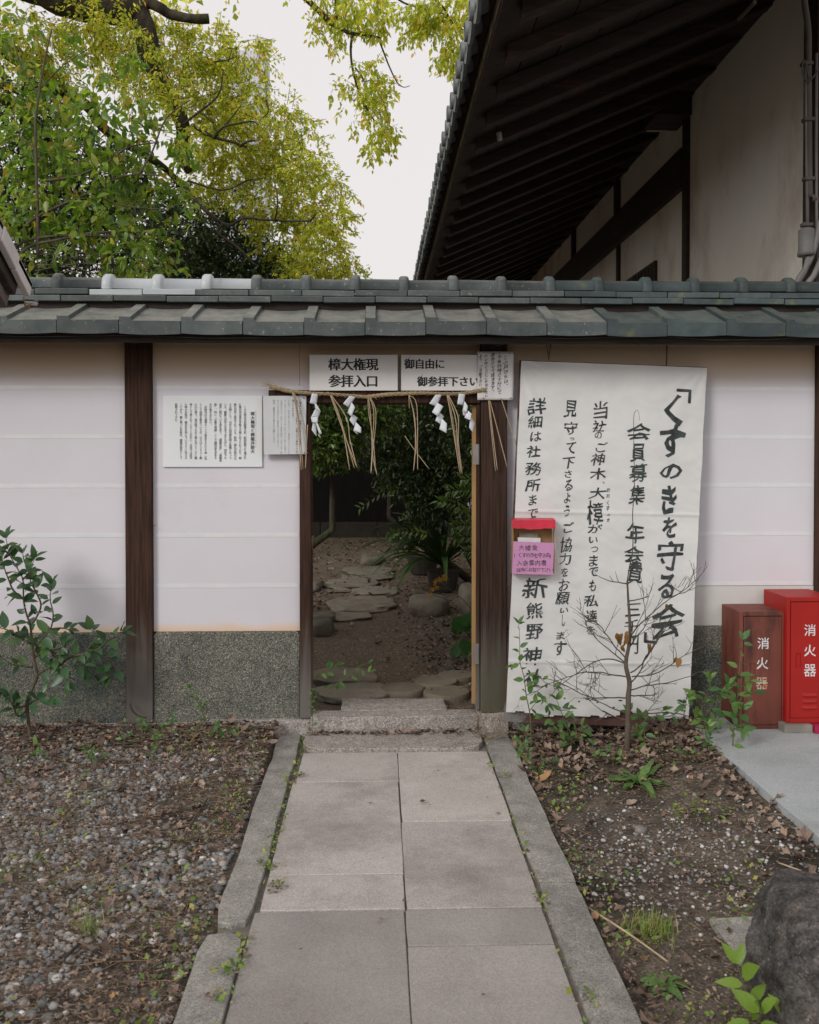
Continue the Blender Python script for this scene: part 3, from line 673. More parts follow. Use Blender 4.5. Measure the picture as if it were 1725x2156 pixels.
# wires under the eave
def wirepts(P, y): return [W(px, py, y) for px, py in P]
cable = MB()
cable.tube(wirepts([(-40,706),(80,709),(180,707),(300,706)], -.33), .0028, 5)
cable.tube(wirepts([(258,707),(272,717),(282,724),(292,722),(305,708)], -.24), .0022, 5)
cable.tube(wirepts([(300,706),(430,712),(600,711),(760,706),(930,706)], -.33), .0028, 5)
cable.tube(wirepts([(1027,706),(1036,718),(1047,728),(1062,724),(1087,708)], -.26), .0022, 5)
cable.tube(wirepts([(1080,710),(1200,713),(1330,709),(1340,707)], -.33), .0028, 5)
cable.tube(wirepts([(1390,708),(1500,716),(1620,715),(1730,708)], -.33), .0028, 5)
tag(cable.obj('cable', M_wire, smooth=True), 'thin slack cable running along under the tiled eave of the wall', 'cable')
# ================================================================== signs
prefetch('樟大権現参拝入口御自由に下さい消火器', .012, 3)
def board(name, x0, x1, y0, y1, yp, th, m, label, cat, skew=(0,0,0,0)):
    xm, ym = (x0+x1)/2, y1
    t = thing(name, W(xm, ym, yp), label, cat)
    q = [W(x0,y1+skew[0],yp), W(x1,y1+skew[1],yp), W(x1,y0+skew[2],yp), W(x0,y0+skew[3],yp)]
    MB().quadplate(q, th).obj('board' if m is not M_paper and m is not M_paperf else 'sheet', m, t); return t
s1 = board('gate_sign', 652, 837.5, 747, 822, -.064, .012, M_board, 'white sign above the gate lettered 樟大権現 参拝入口, left of the pair', 'sign')
L1 = Letters(onplane(-.064))
for i, ch in enumerate('樟大権現'): L1.cell(ch, 705+i*26.2, 767, 27, off=.012, copies=MINCHO, res=3)
for i, ch in enumerate('参拝入口'): L1.cell(ch, 705+i*26.2, 802, 27, off=.012, copies=MINCHO, res=3)
L1.obj(M_ink, s1)
s2 = board('gate_sign', 845, 1007, 747, 822, -.064, .012, M_board, 'white sign above the gate lettered 御自由に 御参拝下さい, partly under the notice', 'sign')
L2 = Letters(onplane(-.064))
for i, ch in enumerate('御自由に'): L2.cell(ch, 862.5+i*21.3, 766, 22, off=.012, copies=MINCHO, res=3)
for i, ch in enumerate('御参拝下さい'): L2.cell(ch, 889.5+i*21.8, 803, 22, off=.012, copies=MINCHO, res=3)
L2.obj(M_ink, s2)
# wrinkled handwritten notice on the gate post
def notice_pt(px, py, l=0, y=-.0735):
    p = W(px, py, y); p.y += .0035*noise.noise(Vector((p.x*16, p.z*16, 2.0))) - .0004*0 - .0010 - l*.00004; return p
nt_ = thing('handwritten_notice', W(1043,842,-.07), 'crinkled laminated notice with handwritten columns pinned to the gate post', 'notice')
mb = MB(); a, b = 14, 18; vs = []
for j in range(b+1):
    for i in range(a+1):
        px = 1005.5+(1081-1005.5)*i/a + 1.2*(1-j/b)*(i/a); py = 740+(842-740)*j/b
        p = notice_pt(px, py); p.y += .0016; vs.append(p)
mb.add(vs, [(j*(a+1)+i, (j+1)*(a+1)+i, (j+1)*(a+1)+i+1, j*(a+1)+i+1) for j in range(b) for i in range(a)])
o = mb.obj('sheet', M_paper, nt_, smooth=True); sm = o.modifiers.new('solid', 'SOLIDIFY'); sm.thickness = .0008; sm.offset = -1
prefetch('この戸びらは、午後四時三十分にて閉めさせて頂きます。戸の中にとじこめならないようご注意下さい。', 0, 1)
L3 = Letters(notice_pt)
cols = [('この戸びらは、', 1065, 748, 10.0, 10), ('午後四時三十分にて', 1052, 747, 9.3, 9.5), ('閉めさせて頂きます。', 1038, 743, 8.6, 9),
        ('戸の中にとじこめならない', 1024, 746, 7.6, 7.6), ('よう　ご注意下さい。', 1012, 746, 7.6, 7.6)]
for tx, cx_, y0, adv, sz in cols:
    for i, ch in enumerate(tx):
        L3.cell(ch, cx_+random.uniform(-.6,.6), y0+adv*(i+.5), sz*random.uniform(.88,1.12), vertical=True, res=1, copies=((0,0),(.03,.02)), wob=.12, skew=.14, rot=random.uniform(-.08,.08))
L3.obj(M_ink, nt_)
for px, py in ((1036,745),(1053,744),(1075,744),(1018,838),(1056,840),(1076,838)):
    p = W(px, py, -.082)
    MB().tube([p, p+Vector((0,.006,0))], .0042, 8).obj('drawing_pin', M_brass, nt_)
# long text board
s3 = board('information_board', 343.5, 552, 833, 983, -.012, .010, M_infob, 'white information board printed with seventeen columns of small green text', 'sign')
TX = ["　この大樟は当社創建の折、紀州熊野より運ばれ", "た後白河法皇お手植えの樟と伝えられており、樹", "齢九百年と推定されている。影向（神仏が現れる）",
 "の大樟として、当社の自然神信仰の象徴となって", "いる。樹齢九百年の巨木でありながら、現在でも", "成長し続けている姿を見て、「健康長寿」「病魔退", "散」、特に「お腹の神様」として御利益を求める",
 "人が後を立たない。", "　弁財天は七福神の一つで財宝をもたらす神（仏）", "として信仰を集めているが、元々はヒンドゥー教", "の川の神で、我が国でも水と緑の深いところに龍",
 "神として祭られていることが多い。当社では延び", "た樟の巨枝が、龍が空を飛んでいるように見える", "ことから、龍に乗った弁財天、樟龍弁財天として", "信仰されてきた。"]
prefetch(''.join(TX)+'樟大権現と樟龍弁財天くすのきだいごんげんしょうりゅうべんざいてん', 0, 1)
prefetch('樟大権現と樟龍弁財天', .01, 2)
L4 = Letters(onplane(-.012, .0008))
for k, ch in enumerate('樟大権現と樟龍弁財天'):
    L4.cell(ch, 532.2, 869+8.82*k+2, 8.8, off=.01, copies=MINCHO, vertical=True)
L4.column('くすのきだいごんげん', 538.8, 864, 3.4, 3.3, res=1, off=0)
L4.column('しょうりゅうべんざいてん', 538.8, 901, 3.5, 3.3, res=1, off=0)
for c_, tx in enumerate(TX):
    cx_ = 516.2 - c_*10.72*.968
    n = len(tx); L4.column(tx, cx_, 849, (967-849)/(22 if n > 20 else 22), 5.9, res=1, copies=((0,0),(.03,0)))
L4.obj(M_inkg, s3)
# faded notice
s4 = thing('faded_notice', W(600,957,-.05), 'faded printed notice in a clear sleeve pinned beside the gate jamb', 'notice')
MB().quadplate([W(556,957,-.052), W(644,956,-.052), W(645,833,-.052), W(554,833.5,-.052)], .004).obj('sheet', M_paperf, s4)
MB().quadplate([W(553,957.5,-.0475), W(558,957.5,-.0475), W(556,833.5,-.0475), W(553,833.5,-.0475)], .012).obj('board', M_edge, s4)
prefetch('ご神木の向拝に一部傷みがあり、大変揺れると危険だと判断し、正面のみの昇段とさせて頂いております。なお昨今、ご神木を敬うお参りでなく散策目的のみで入られる方は、お参りのマナーがないため、神仏に対しての敬う心を重んじい状況があります。当社としても環境を保護し、老木であるご神木を守るため今後何らかの処置を考えざるを得ない状況です。何卒、節度あるお参りをお願いします。', 0, 1)
L5 = Letters(onplane(-.052, .0008)); L5b = Letters(onplane(-.052, .0008))
for tx, cx_, sz in (('ご神木の向拝に一部傷みがあり、大変揺', 632.5, 5.2), ('れると危険だと判断し、正面のみの昇段とさせて', 625.3, 5.0), ('頂いております。', 617, 5.0)):
    L5.column(tx, cx_, 841, 5.35, sz, res=1)
for tx, cx_, sz in (('なお昨今、ご神木を敬うお参りでなく、散策目的のみで入られる方', 608.5, 3.8), ('は、お参りのマナーがないため、神仏に対しての敬う心を重んじ', 600.5, 3.8),
    ('い状況があります。当社としても環境を保護し、老木であるご神木', 592.5, 3.8), ('を守るため今後何らかの処置を考えざるを得ない状況です。', 585.5, 3.8), ('何卒、節度あるお参りをお願いします。', 577, 5.2)):
    L5b.column(tx, cx_, 841, 5.35 if sz > 5 else 3.9, sz, res=1)
L5.obj(M_inkg, s4); L5b.obj(M_inkp, s4)
for px, py in ((639.5,838),(641,953),(647,953),(646.5,944)):
    p = W(px, py, -.058); MB().tube([p, p+Vector((0,.006,0))], .004, 8).obj('drawing_pin', M_brass, s4)

# ================================================================== the brush-written banner on its leaning board
bn = thing('banner', W(1258,1530,-.15), 'tall white cloth banner with black brush writing hung on a leaning board', 'banner')
A3, B3, C3_, D3 = W(1097,760,-.060), W(1486,775,-.060), W(1447,1530,-.165), W(1064,1515,-.165)
PN = (B3-A3).cross(D3-A3).normalized()
def bwrinkle(p):
    u = (p.x-A3.x)/(B3.x-A3.x); v = (A3.z-p.z)/(A3.z-D3.z)
    wv = .0075*math.exp(-((v-.10)/.09)**2)*math.sin(math.pi*min(1,max(0,u)))
    s = .0022*math.sin(38*(v - .35*(u-.5)**2*1.6 + .05))*math.exp(-v*5)
    s += .0045*noise.noise(Vector((p.x*3.2, p.z*5.5, 4.0))) + .0028*noise.noise(Vector((p.x*9+p.z*4, p.z*10, 8.0))) + .0012*noise.noise(Vector((p.x*24+p.z*9, p.z*26, 8.0)))
    d = ((u)**2+(v*2)**2)**.5; s += .0022*math.sin(22*math.atan2(v*2+.02, u+.02))*math.exp(-d*4.0)
    d2 = ((1-u)**2+(v*2)**2)**.5; s += .0022*math.sin(20*math.atan2(v*2+.02, 1-u+.02))*math.exp(-d2*4.0)
    for vc in (.428, .845): s += .0035*math.exp(-((v-vc-.012*(u-.5))/.004)**2)
    return s*1.6 - wv*.3
def bplane(px, py, l=0, lift=.0022):
    d = ray(px, py); t = (A3-CAM).dot(PN)/d.dot(PN); p = CAM+d*t
    p.y -= bwrinkle(p) + .022 + lift + l*.00004; return p
a, b = 100, 260; vs = []; ok = []
for j in range(b+1):
    for i in range(a+1):
        u, v = i/a, j/b
        top = A3.lerp(B3, u); bot = D3.lerp(C3_, u); p = top.lerp(bot, v*.992)
        p = Vector(p); p.x += .003*noise.noise(Vector((0, p.z*4, 1)))*(1 if u > .5 else -1)*abs(u-.5)*2
        p.y -= bwrinkle(p)+.022; vs.append(p)
fs = []
for j in range(b):
    for i in range(a):
        u, v = (i+.5)/a, (j+.5)/b
        torn = v > .991 - .022*max(0, noise.noise(Vector((u*7, 3, 0)))+.25)*(1 if u < .2 or u > .55 else .4) - (.010 if .62 < u < .86 else 0)
        hole = v > .93 and noise.noise(Vector((u*60, v*110, 5))) > .50 and .3 < u < .7
        if not torn and not hole: fs.append((j*(a+1)+i, (j+1)*(a+1)+i, (j+1)*(a+1)+i+1, j*(a+1)+i+1))
MB().add(vs, fs).obj('cloth', M_cloth, bn, smooth=True)
bq = [D3+Vector((-.004,.0,-.012)), C3_+Vector((.008,.0,-.012)), B3+Vector((.008,0,.006)), A3+Vector((-.004,0,.006))]
MB().quadplate(bq, .022).obj('backing_board', M_bboard, bn)
BR = ((-.014,-.010),(.0,.0),(.014,.010))
def c4(x, y): return 1035+x/3.571, 717.6+y/3.571
def c5(x, y): return 1035+x/3.571, 1173+y/3.571
BT = [(c4,'」',0,0,0,0)]
banner4 = [('く',1360,525,125,235),('す',1350,765,200,235),('の',1342,985,150,115),('き',1325,1195,115,215),('を',1335,1400,105,140),('守',1333,1610,195,215),
 ('会',1100,685,170,135),('員',1095,840,100,135),('募',1100,990,125,135),('集',1090,1155,112,135),('年',1073,1450,135,145),('会',1062,1600,145,115),
 ('当',815,520,105,120),('社',800,645,100,85),('の',797,710,52,52),('ご',825,795,78,75),('神',795,890,100,90),('木',797,1000,120,85),('、',838,1065,14,16),('大',792,1145,120,88),('樟',775,1290,130,170),('が',772,1410,105,65),('い',760,1495,70,48),('つ',765,1565,58,42),('ま',760,1650,65,85),('で',760,1735,70,65),
 ('お',874,1120,26,28),('お',870,1163,26,26),('く',868,1215,14,34),('す',868,1257,26,36),('の',872,1308,22,16),('き',870,1345,22,30),
 ('見',590,512,95,125),('守',592,655,98,95),('っ',598,738,36,20),('て',592,805,72,82),('下',576,915,90,82),('さ',573,1000,50,52),('る',573,1085,58,78),('よ',565,1180,48,72),('う',562,1280,42,90),('ご',575,1400,75,78),('協',558,1530,88,110),('力',550,1635,82,82),('を',545,1735,50,66),
 ('詳',340,490,125,125),('細',325,610,98,85),('は',330,720,78,72),('社',312,830,100,85),('務',312,960,118,95),('所',308,1085,108,92),('ま',305,1195,55,82),('で',305,1295,72,68)]
banner5 = [('る',1308,215,130,185),('会',1310,470,245,250),('費',1068,110,112,165),('三',1060,390,108,95),('千',1050,515,112,90),('円',1058,650,75,130),
 ('も',755,210,56,82),('私',745,325,108,90),('達',745,440,88,92),('を',742,545,56,66),
 ('お',540,205,76,88),('願',530,305,100,92),('い',540,395,62,40),('し',538,470,22,92),('ま',515,585,56,62),('す',510,680,92,115),
 ('新',325,230,172,155),('熊',320,400,122,120),('野',318,555,122,120),('神',300,735,142,140),('社',305,905,130,130)]
prefetch(''.join(t[0] for t in banner4+banner5), 0.0, 2)
prefetch(''.join(t[0] for t in banner4+banner5), 0.012, 2)
prefetch('くすのきをる', 0.018, 2)
LB = Letters(bplane)
for fn, lst in ((c4, banner4), (c5, banner5)):
    for ch, x, y, ww, hh in lst:
        px, py = fn(x, y); big = ww > 120 or hh > 150 or x > 1220
        LB.cell(ch, px, py, ww/3.571, hh/3.571, off=.018 if x > 1220 and ch in 'くすのきをる' else 0.0, vertical=False, fit=True, copies=BR, skew=.10, wob=.14, rot=random.uniform(-.03,.03))
# corner brackets of the title, drawn as strokes
def stroke(pts, wd):
    for i in range(len(pts)-1):
        (x0_,y0_),(x1_,y1_) = pts[i], pts[i+1]; L_ = math.hypot(x1_-x0_, y1_-y0_); nx_, ny_ = -(y1_-y0_)/L_*wd/2, (x1_-x0_)/L_*wd/2
        ex, ey = (x1_-x0_)/L_*wd*.3, (y1_-y0_)/L_*wd*.3
        LB.mb.add([bplane(x0_-ex+nx_, y0_-ey+ny_, i), bplane(x1_+ex+nx_, y1_+ey+ny_, i), bplane(x1_+ex-nx_, y1_+ey-ny_, i), bplane(x0_-ex-nx_, y0_-ey-ny_, i)], [(0,1,2,3)])
stroke([c4(1390,372), c4(1482,378), c4(1478,465)], 6.0)
stroke([c5(1150,565), c5(1148,628), c5(1230,636)], 6.0)
LB.obj(M_inkb, bn)
# hanging cords
hc = MB()
for pts in ([(1149,716),(1153,735),(1156,759)], [(1163,716),(1158,738),(1156,759)], [(1152,716),(1159,730),(1156,745)], [(1403,716),(1404,740),(1403,772)], [(1406,716),(1405,745),(1404,772)]):
    hc.tube([W(x, y, -.075) for x, y in pts], .0022, 5)
hc.obj('hanging_cord', M_wire, bn, smooth=True)
# leaflet box pinned on the banner
def c4w(x, y, yy): px, py = c4(x, y); return W(px, py, yy)
bxo = thing('leaflet_box', c4w(320,1755,-.19), 'small cardboard leaflet box with red top and pink handwritten front', 'box')
yb, yf = -.152, -.218
fr = [c4w(155,1752,yf), c4w(463,1760,yf), c4w(473,1520,yf), c4w(166,1508,yf)]
MB().quadplate(fr, .004).obj('front_panel', M_pinkp, bxo)
x0_, x1_ = c4w(160,1600,yf).x, c4w(470,1600,yf).x; z0_, z1_ = fr[0].z, c4w(300,1345,yf).z; zf = fr[3].z
MB().add([(x0_+.001,yf+.006,z0_),(x0_+.001,yb,z0_),(x0_+.001,yb,z1_),(x0_+.001,yf+.006,z1_-.004),(x0_+.005,yf+.006,z0_),(x0_+.005,yb,z0_),(x0_+.005,yb,z1_),(x0_+.005,yf+.006,z1_-.004)],
   [(0,3,2,1),(4,5,6,7),(0,1,5,4),(1,2,6,5),(2,3,7,6),(3,0,4,7)]).obj('side_panel', M_cardb, bxo)
MB().add([(x1_+.001,yf+.006,z0_),(x1_+.006,yb,z0_),(x1_+.010,yb,z1_),(x1_+.003,yf+.006,z1_-.006),(x1_+.005,yf+.006,z0_),(x1_+.010,yb,z0_),(x1_+.014,yb,z1_),(x1_+.007,yf+.006,z1_-.006)],
   [(0,3,2,1),(4,5,6,7),(0,1,5,4),(1,2,6,5),(2,3,7,6),(3,0,4,7)]).obj('side_panel', M_cardb, bxo)
MB().box(x0_+.006, x1_, yb, yb+.004, z0_, z1_).obj('back_panel', M_cardb, bxo)
MB().box(x0_+.006, x1_, yf+.006, yb-.001, z0_+.001, z0_+.005).obj('bottom_panel', M_pinkp, bxo)
rt = MB(); vs = []; n = 12
for i in range(n+1):
    u = i/n; x = x0_-.002+(x1_-x0_+.010)*u; j_ = .006*noise.noise(Vector((u*6, 2, 0)))
    for yy, zz in ((yb, z1_+.006), (yf-.004, z1_-.002+j_*.5), (yf-.012+j_, z1_-.044-.016*math.sin(u*2.6+.3)*.6+j_), (yf-.008+j_, z1_-.044-.016*math.sin(u*2.6+.3)*.6+j_), (yb, z1_+.001)): vs.append((x, yy, zz))
fs = []
for i in range(n):
    for k in range(5): fs.append((i*5+k, i*5+(k+1) % 5, i*5+5+(k+1) % 5, i*5+5+k))
rt.add(vs, fs).obj('top_flap', M_redt, bxo)
rt2 = MB(); q0 = [(x, y+.004, z) for x, y, z in vs]
lf = thing('leaflet', c4w(280,1500,-.16), 'folded buff leaflet standing in the pink-fronted box', 'leaflet')
MB().quadplate([c4w(210,1560,-.183), c4w(350,1560,-.183), c4w(352,1445,-.183), c4w(208,1441,-.165)], .008).obj('folded_sheet', M_edge, lf)
MB().quadplate([c4w(200,1560,-.200), c4w(368,1560,-.200), c4w(370,1482,-.200), c4w(198,1478,-.200)], .002).obj('cover_sheet', M_paper, lf)
prefetch('大樟会(くすのきを守る会)入会案内書自由にお取り下さい', 0.01, 2)
L6 = Letters(onplane(yf, .001))
def rowc(tx, xa, xb, y, sz):
    ad = (xb-xa)/len(tx)
    for i, ch in enumerate(tx):
        px, py = c4(xa+ad*(i+.5), y+random.uniform(-3,3)); L6.cell(ch, px, py, sz*1.0/3.571, wob=.1, rot=random.uniform(-.06,.06))
rowc('大樟会', 200, 352, 1556, 46); rowc('(くすのきを守る会)', 172, 470, 1612, 38); rowc('入会案内書', 186, 418, 1668, 44); rowc('自由にお取り下さい', 186, 462, 1720, 34)
L6.obj(M_inkb, bxo)

p = W(322,1108,-.002); o = MB().tube([p, p+Vector((.012,-.03,.006)), p+Vector((.026,-.034,.010))], .0016, 5).obj('nail', M_wire, wall)
# ================================================================== straw rope, paper streamers
def c8(x, y, yy=-.075): return W(607+x/3.378, 690+y/3.378, yy)
rope = thing('straw_rope', c8(560,490), 'twisted straw rope strung across the gate lintel with hanging straw strands', 'rope')
cl = [(-135,418),(-60,435),(0,450),(150,465),(300,472),(480,485),(560,491),(700,476),(850,468),(1000,465),(1120,470),(1250,465),(1345,448),(1400,440)]
def interp(P, n):
    P = [Vector(p) for p in P]; out_ = []
    for i in range(len(P)-1):
        p0, p1, p2, p3 = P[max(i-1,0)], P[i], P[i+1], P[min(i+2,len(P)-1)]
        for k in range(n):
            t = k/n; out_.append(.5*((2*p1)+(-p0+p2)*t+(2*p0-5*p1+4*p2-p3)*t*t+(-p0+3*p1-3*p2+p3)*t**3))
    out_.append(P[-1]); return out_
cw = interp([c8(x, y) for x, y in cl], 22)
for s_ in range(3):
    pts = []; L_ = 0
    for i, p in enumerate(cw):
        if i: L_ += (p-cw[i-1]).length
        a_ = L_*85+s_*2.094; q = p+Vector((0, math.cos(a_)*.0062, math.sin(a_)*.0062)); pts.append(q)
    MB().tube(pts, [.0072*(0.75+.25*math.sin(i*.05)) for i in range(len(pts))], 6).obj('rope_strand', M_rope, rope, smooth=True)
fz = MB()
for i in range(150):
    k = random.randrange(0, len(cw)-3); p = cw[k]; d = (cw[k+2]-p).normalized()*random.choice((-1,1))+Vector((0,random.uniform(-.6,.2),random.uniform(-.9,.9)))
    fz.tube([p, p+d.normalized()*random.uniform(.010,.035)], .0007, 3)
for i in range(26):
    p = cw[0]+Vector((random.uniform(0,.02),0,random.uniform(-.006,.006))); fz.tube([p+Vector((.03,0,0)), p+Vector((-random.uniform(.02,.06), random.uniform(-.01,.01), random.uniform(-.01,.035)))], .0009, 3)
o = fz.obj('loose_fibres', M_straw, rope); o['kind'] = 'stuff'
TS = [[[(35,460),(58,600),(95,1010)],[(45,460),(75,650),(106,1003)],[(30,460),(66,640),(92,1012)],[(138,690),(130,850),(123,1000)],[(45,470),(100,640),(126,760)]],
 [[(305,480),(350,600),(390,720),(437,1010)],[(305,480),(360,610),(430,850),(470,995)],[(310,485),(415,640),(440,800),(490,995)],[(300,480),(375,690),(440,870),(488,990)]],
 [[(570,490),(585,620),(597,850),(588,1035)],[(580,490),(625,610),(600,900),(590,1030)],[(575,490),(610,600),(600,880),(632,1045)],[(568,490),(572,600),(605,800),(620,990)]],
 [[(860,480),(900,640),(905,850),(892,1015)],[(860,480),(915,550),(920,900),(921,1010)],[(858,480),(862,575)],[(860,485),(890,600),(912,820),(905,900)],[(830,770),(900,870),(1003,1005)]],
 [[(1135,480),(1170,650),(1228,1040)],[(1140,480),(1208,630),(1210,800),(1238,1040)],[(1130,480),(1160,640),(1222,1035)],[(1135,480),(1190,640),(1205,830),(1232,1030)]],
 [[(1425,517),(1440,680),(1475,1020)],[(1430,517),(1450,700),(1488,1012)],[(1435,520),(1470,650),(1560,1000)]],
 [[(1520,517),(1560,640),(1625,840)]]]
for k, grp in enumerate(TS):
    for st in grp:
        yy = -.082 + random.uniform(-.006,.004)
        MB().tube(interp([c8(x, y, yy-.002*q) for q, (x, y) in enumerate(st)], 4), random.uniform(.0023,.0033), 5).obj('straw_strand', M_straw, rope, smooth=True)
def c9(x, y, yy): return W(621+x/4.167, 828+y/4.167, yy)
SH = [('curled white paper streamer at the left end of the rope', [[(150,0),(205,5),(190,100),(130,85)], [(172,88),(190,95),(228,158),(180,135)], [(182,132),(228,158),(205,215),(140,212)], [(140,212),(205,205),(200,260),(150,255)], [(160,250),(188,255),(192,382),(148,322)], [(180,250),(200,262),(238,352),(215,366)]]),
 ('zigzag white paper streamer, second from the left on the rope', [[(480,22),(535,32),(472,125),(423,90)], [(498,78),(530,122),(497,205),(462,168)], [(503,180),(552,215),(522,292),(480,236)], [(536,252),(583,300),(582,350),(513,325)], [(513,325),(545,330),(556,362),(540,352)]]),
 ('zigzag white paper streamer with wide folds, third along the rope', [[(1235,12),(1290,12),(1245,118),(1180,90)], [(1250,82),(1303,115),(1255,202),(1203,165)], [(1265,165),(1308,200),(1285,275),(1232,240)], [(1290,222),(1336,266),(1332,350),(1268,315)]]),
 ('twisted white paper streamer at the right beside the gate post', [[(1440,3),(1497,5),(1480,105),(1425,95)], [(1488,68),(1520,115),(1508,170),(1472,150)], [(1472,150),(1510,160),(1500,205),(1478,190)], [(1515,148),(1553,180),(1545,240),(1488,215)], [(1542,203),(1581,260),(1562,346),(1530,300)]])]
for lab, segs in SH:
    cx_ = sum(p[0] for p in segs[0])/4
    t = thing('paper_streamer', c9(cx_, 0, -.09), lab, 'paper streamer', 'paper streamers hanging from the straw rope')
    for k, sg in enumerate(segs):
        y0_ = -.092-.004*(k % 2); y1_ = y0_-.010*(1 if k % 2 else -1)
        q = [c9(*sg[3], y0_), c9(*sg[2], y1_), c9(*sg[1], y1_+.003), c9(*sg[0], y0_)]
        mb = MB(); vs = []
        for j in range(5):
            for i in range(5):
                u, v = i/4, j/4; p = q[0].lerp(q[1], u).lerp(q[3].lerp(q[2], u), v); p = Vector(p); p.y -= .004*math.sin(math.pi*u)*(1 if k % 2 else .4); vs.append(p)
        mb.add(vs, [(j*5+i, j*5+i+1, (j+1)*5+i+1, (j+1)*5+i) for j in range(4) for i in range(4)])
        o = mb.obj('paper_fold', M_shide, t, smooth=True); so_ = o.modifiers.new('solid', 'SOLIDIFY'); so_.thickness = .0006

# ================================================================== fire extinguisher cabinets
def cabinet(label, pxl, pxr, pyt, pyb, yf, depth, m, txt, hand, louv, legs, door_in, lmat):
    pl = W(pxl, pyb, yf); pr = W(pxr, pyb, yf); zt_ = W((pxl+pxr)/2, pyt, yf).z; z0 = pl.z
    t = thing('fire_extinguisher_cabinet', ((pl.x+pr.x)/2, yf+depth/2, z0), label, 'cabinet', 'fire extinguisher cabinets by the wall')
    x0_, x1_ = pl.x, pr.x; wd = x1_-x0_; fr_ = .018
    MB().box(x0_, x1_, yf+.004, yf+depth, z0, zt_).obj('body', m, t, bevel=.004)
    # raised frame round the door
    f = MB().box(x0_, x0_+fr_, yf-.004, yf+.003, z0, zt_); f.box(x1_-fr_, x1_, yf-.004, yf+.003, z0, zt_)
    f.box(x0_+fr_, x1_-fr_, yf-.004, yf+.003, zt_-.024, zt_); f.box(x0_+fr_, x1_-fr_, yf-.004, yf+.003, z0, z0+.026)
    f.obj('door_frame', m, t, bevel=.002)
    MB().box(x0_+fr_-.001, x1_-fr_+.001, yf+.0034, yf+.0038, z0+.02, zt_-.02).obj('gap_shade_sheet', M_ink, t)  # dark sheet standing in for the shade in the gap round the door
    # door with a recessed grip: built as plates around the opening
    hx0, hx1 = W(hand[0], hand[2], yf).x, W(hand[1], hand[2], yf).x; hz0, hz1 = W(hand[0], hand[3], yf).z, W(hand[0], hand[2], yf).z
    dx0, dx1, dz0, dz1 = x0_+fr_+.004, x1_-fr_-.004, z0+.030, zt_-.028
    d = MB()
    for a0, a1, c0, c1 in ((dx0,hx0,dz0,dz1),(hx1,dx1,dz0,dz1),(hx0,hx1,dz0,hz0),(hx0,hx1,hz1,dz1)): d.box(a0, a1, yf-.0025, yf+.0032, c0, c1)
    dr = d.obj('door', m, t)
    gr = MB().add([(hx0,yf-.003,hz1),(hx1,yf-.003,hz1),(hx1,yf+.0035,hz0),(hx0,yf+.0035,hz0)], [(0,3,2,1)])
    gr.box(hx0, hx1, yf+.0033, yf+.0038, hz0, hz1); gr = MB().box(hx0-.002, hx1+.002, yf-.0045, yf-.0028, hz0-.004, hz0+.001)
    gr.box(hx0-.002, hx0+.0005, yf-.0045, yf-.0028, hz0, hz1)
    gr.box(hx0, hx1, yf+.0029, yf+.0033, hz0, hz1)
    gr.obj('grip', m, dr)
    for k in louv:
        zc = W(pxl+30, k, yf).z; xa, xb = W(hand[4], k, yf).x, W(hand[5], k, yf).x; n = 8; vs = []
        for i in range(n+1):
            u = i/n; x = xa+(xb-xa)*u; s_ = math.sin(math.pi*min(1, min(u, 1-u)*5+.001)*.5)
            for yy, zz in ((yf-.0026, zc+.010), (yf-.0026-.011*s_, zc-.006*s_), (yf-.0026-.009*s_, zc-.008*s_), (yf-.0026, zc-.006)): vs.append((x, yy, zz))
        fs = [(i*4+k2, i*4+k2+1, i*4+5+k2, i*4+4+k2) for i in range(n) for k2 in range(3)]
        MB().add(vs, fs).obj('louvre', m, dr)
    for zz in (zt_-.13, z0+.13):
        MB().tube([Vector((x1_-fr_*.9, yf-.006, zz)), Vector((x1_-fr_*.9, yf-.006, zz+.05))], .004, 8).obj('hinge', m, t)
    for i, (ch, cx_, cy_, sz, lm) in enumerate(txt):
        Lx = Letters(onplane(yf-.0026, .0008)); Lx.cell(ch, cx_, cy_, sz*1.08, off=.008, fit=True, copies=((0,0),)); Lx.mb.obj('lettering', lm, t)
    return t, x0_, x1_, z0
prefetch('消火器', .008, 3)
c1 = cabinet('dull faded red fire extinguisher cabinet with rust streaks standing on the concrete', 1557, 1652.5, 1288, 1537, -.31, .29, M_rust,
    [('消',1607.5,1354.5,22.5,M_white),('火',1605.8,1396.8,23,M_white),('器',1605,1439,23.5,M_whiter)], (1579.5,1591,1396,1424,0,0), (), False, 0, M_white)
c2 = cabinet('bright red fire extinguisher cabinet raised on a block, cut by the right edge', 1656, 1757, 1257.5, 1522.5, -.36, .33, M_red,
    [('消',1706,1326.7,22.5,M_white),('火',1706,1369.9,23,M_white),('器',1706,1411.5,24,M_white)], (1676,1686.5,1375,1403.5,1688,1722), (1463,1476,1489), True, 0, M_white)
p = W(1683,1547,-.40)
rough_block('concrete_block', p.x-.082, p.x+.082, -.40, -.20, .083, c2[3]-.002, M_brick, None, amp=.004, res=.04)
bk_ = bpy.data.objects['concrete_block']; tag(bk_, 'small grey concrete block under the left corner of the bright red cabinet', 'block')
fo = rough_block('plastic_foot', W(1711.5,1530,-.38).x, W(1711.5,1530,-.38).x+.16, -.42, -.2, .083, c2[3]-.003, M_mag, None, amp=.004, res=.05)
tag(fo, 'magenta plastic foot under the bright red cabinet at the right edge', 'foot')
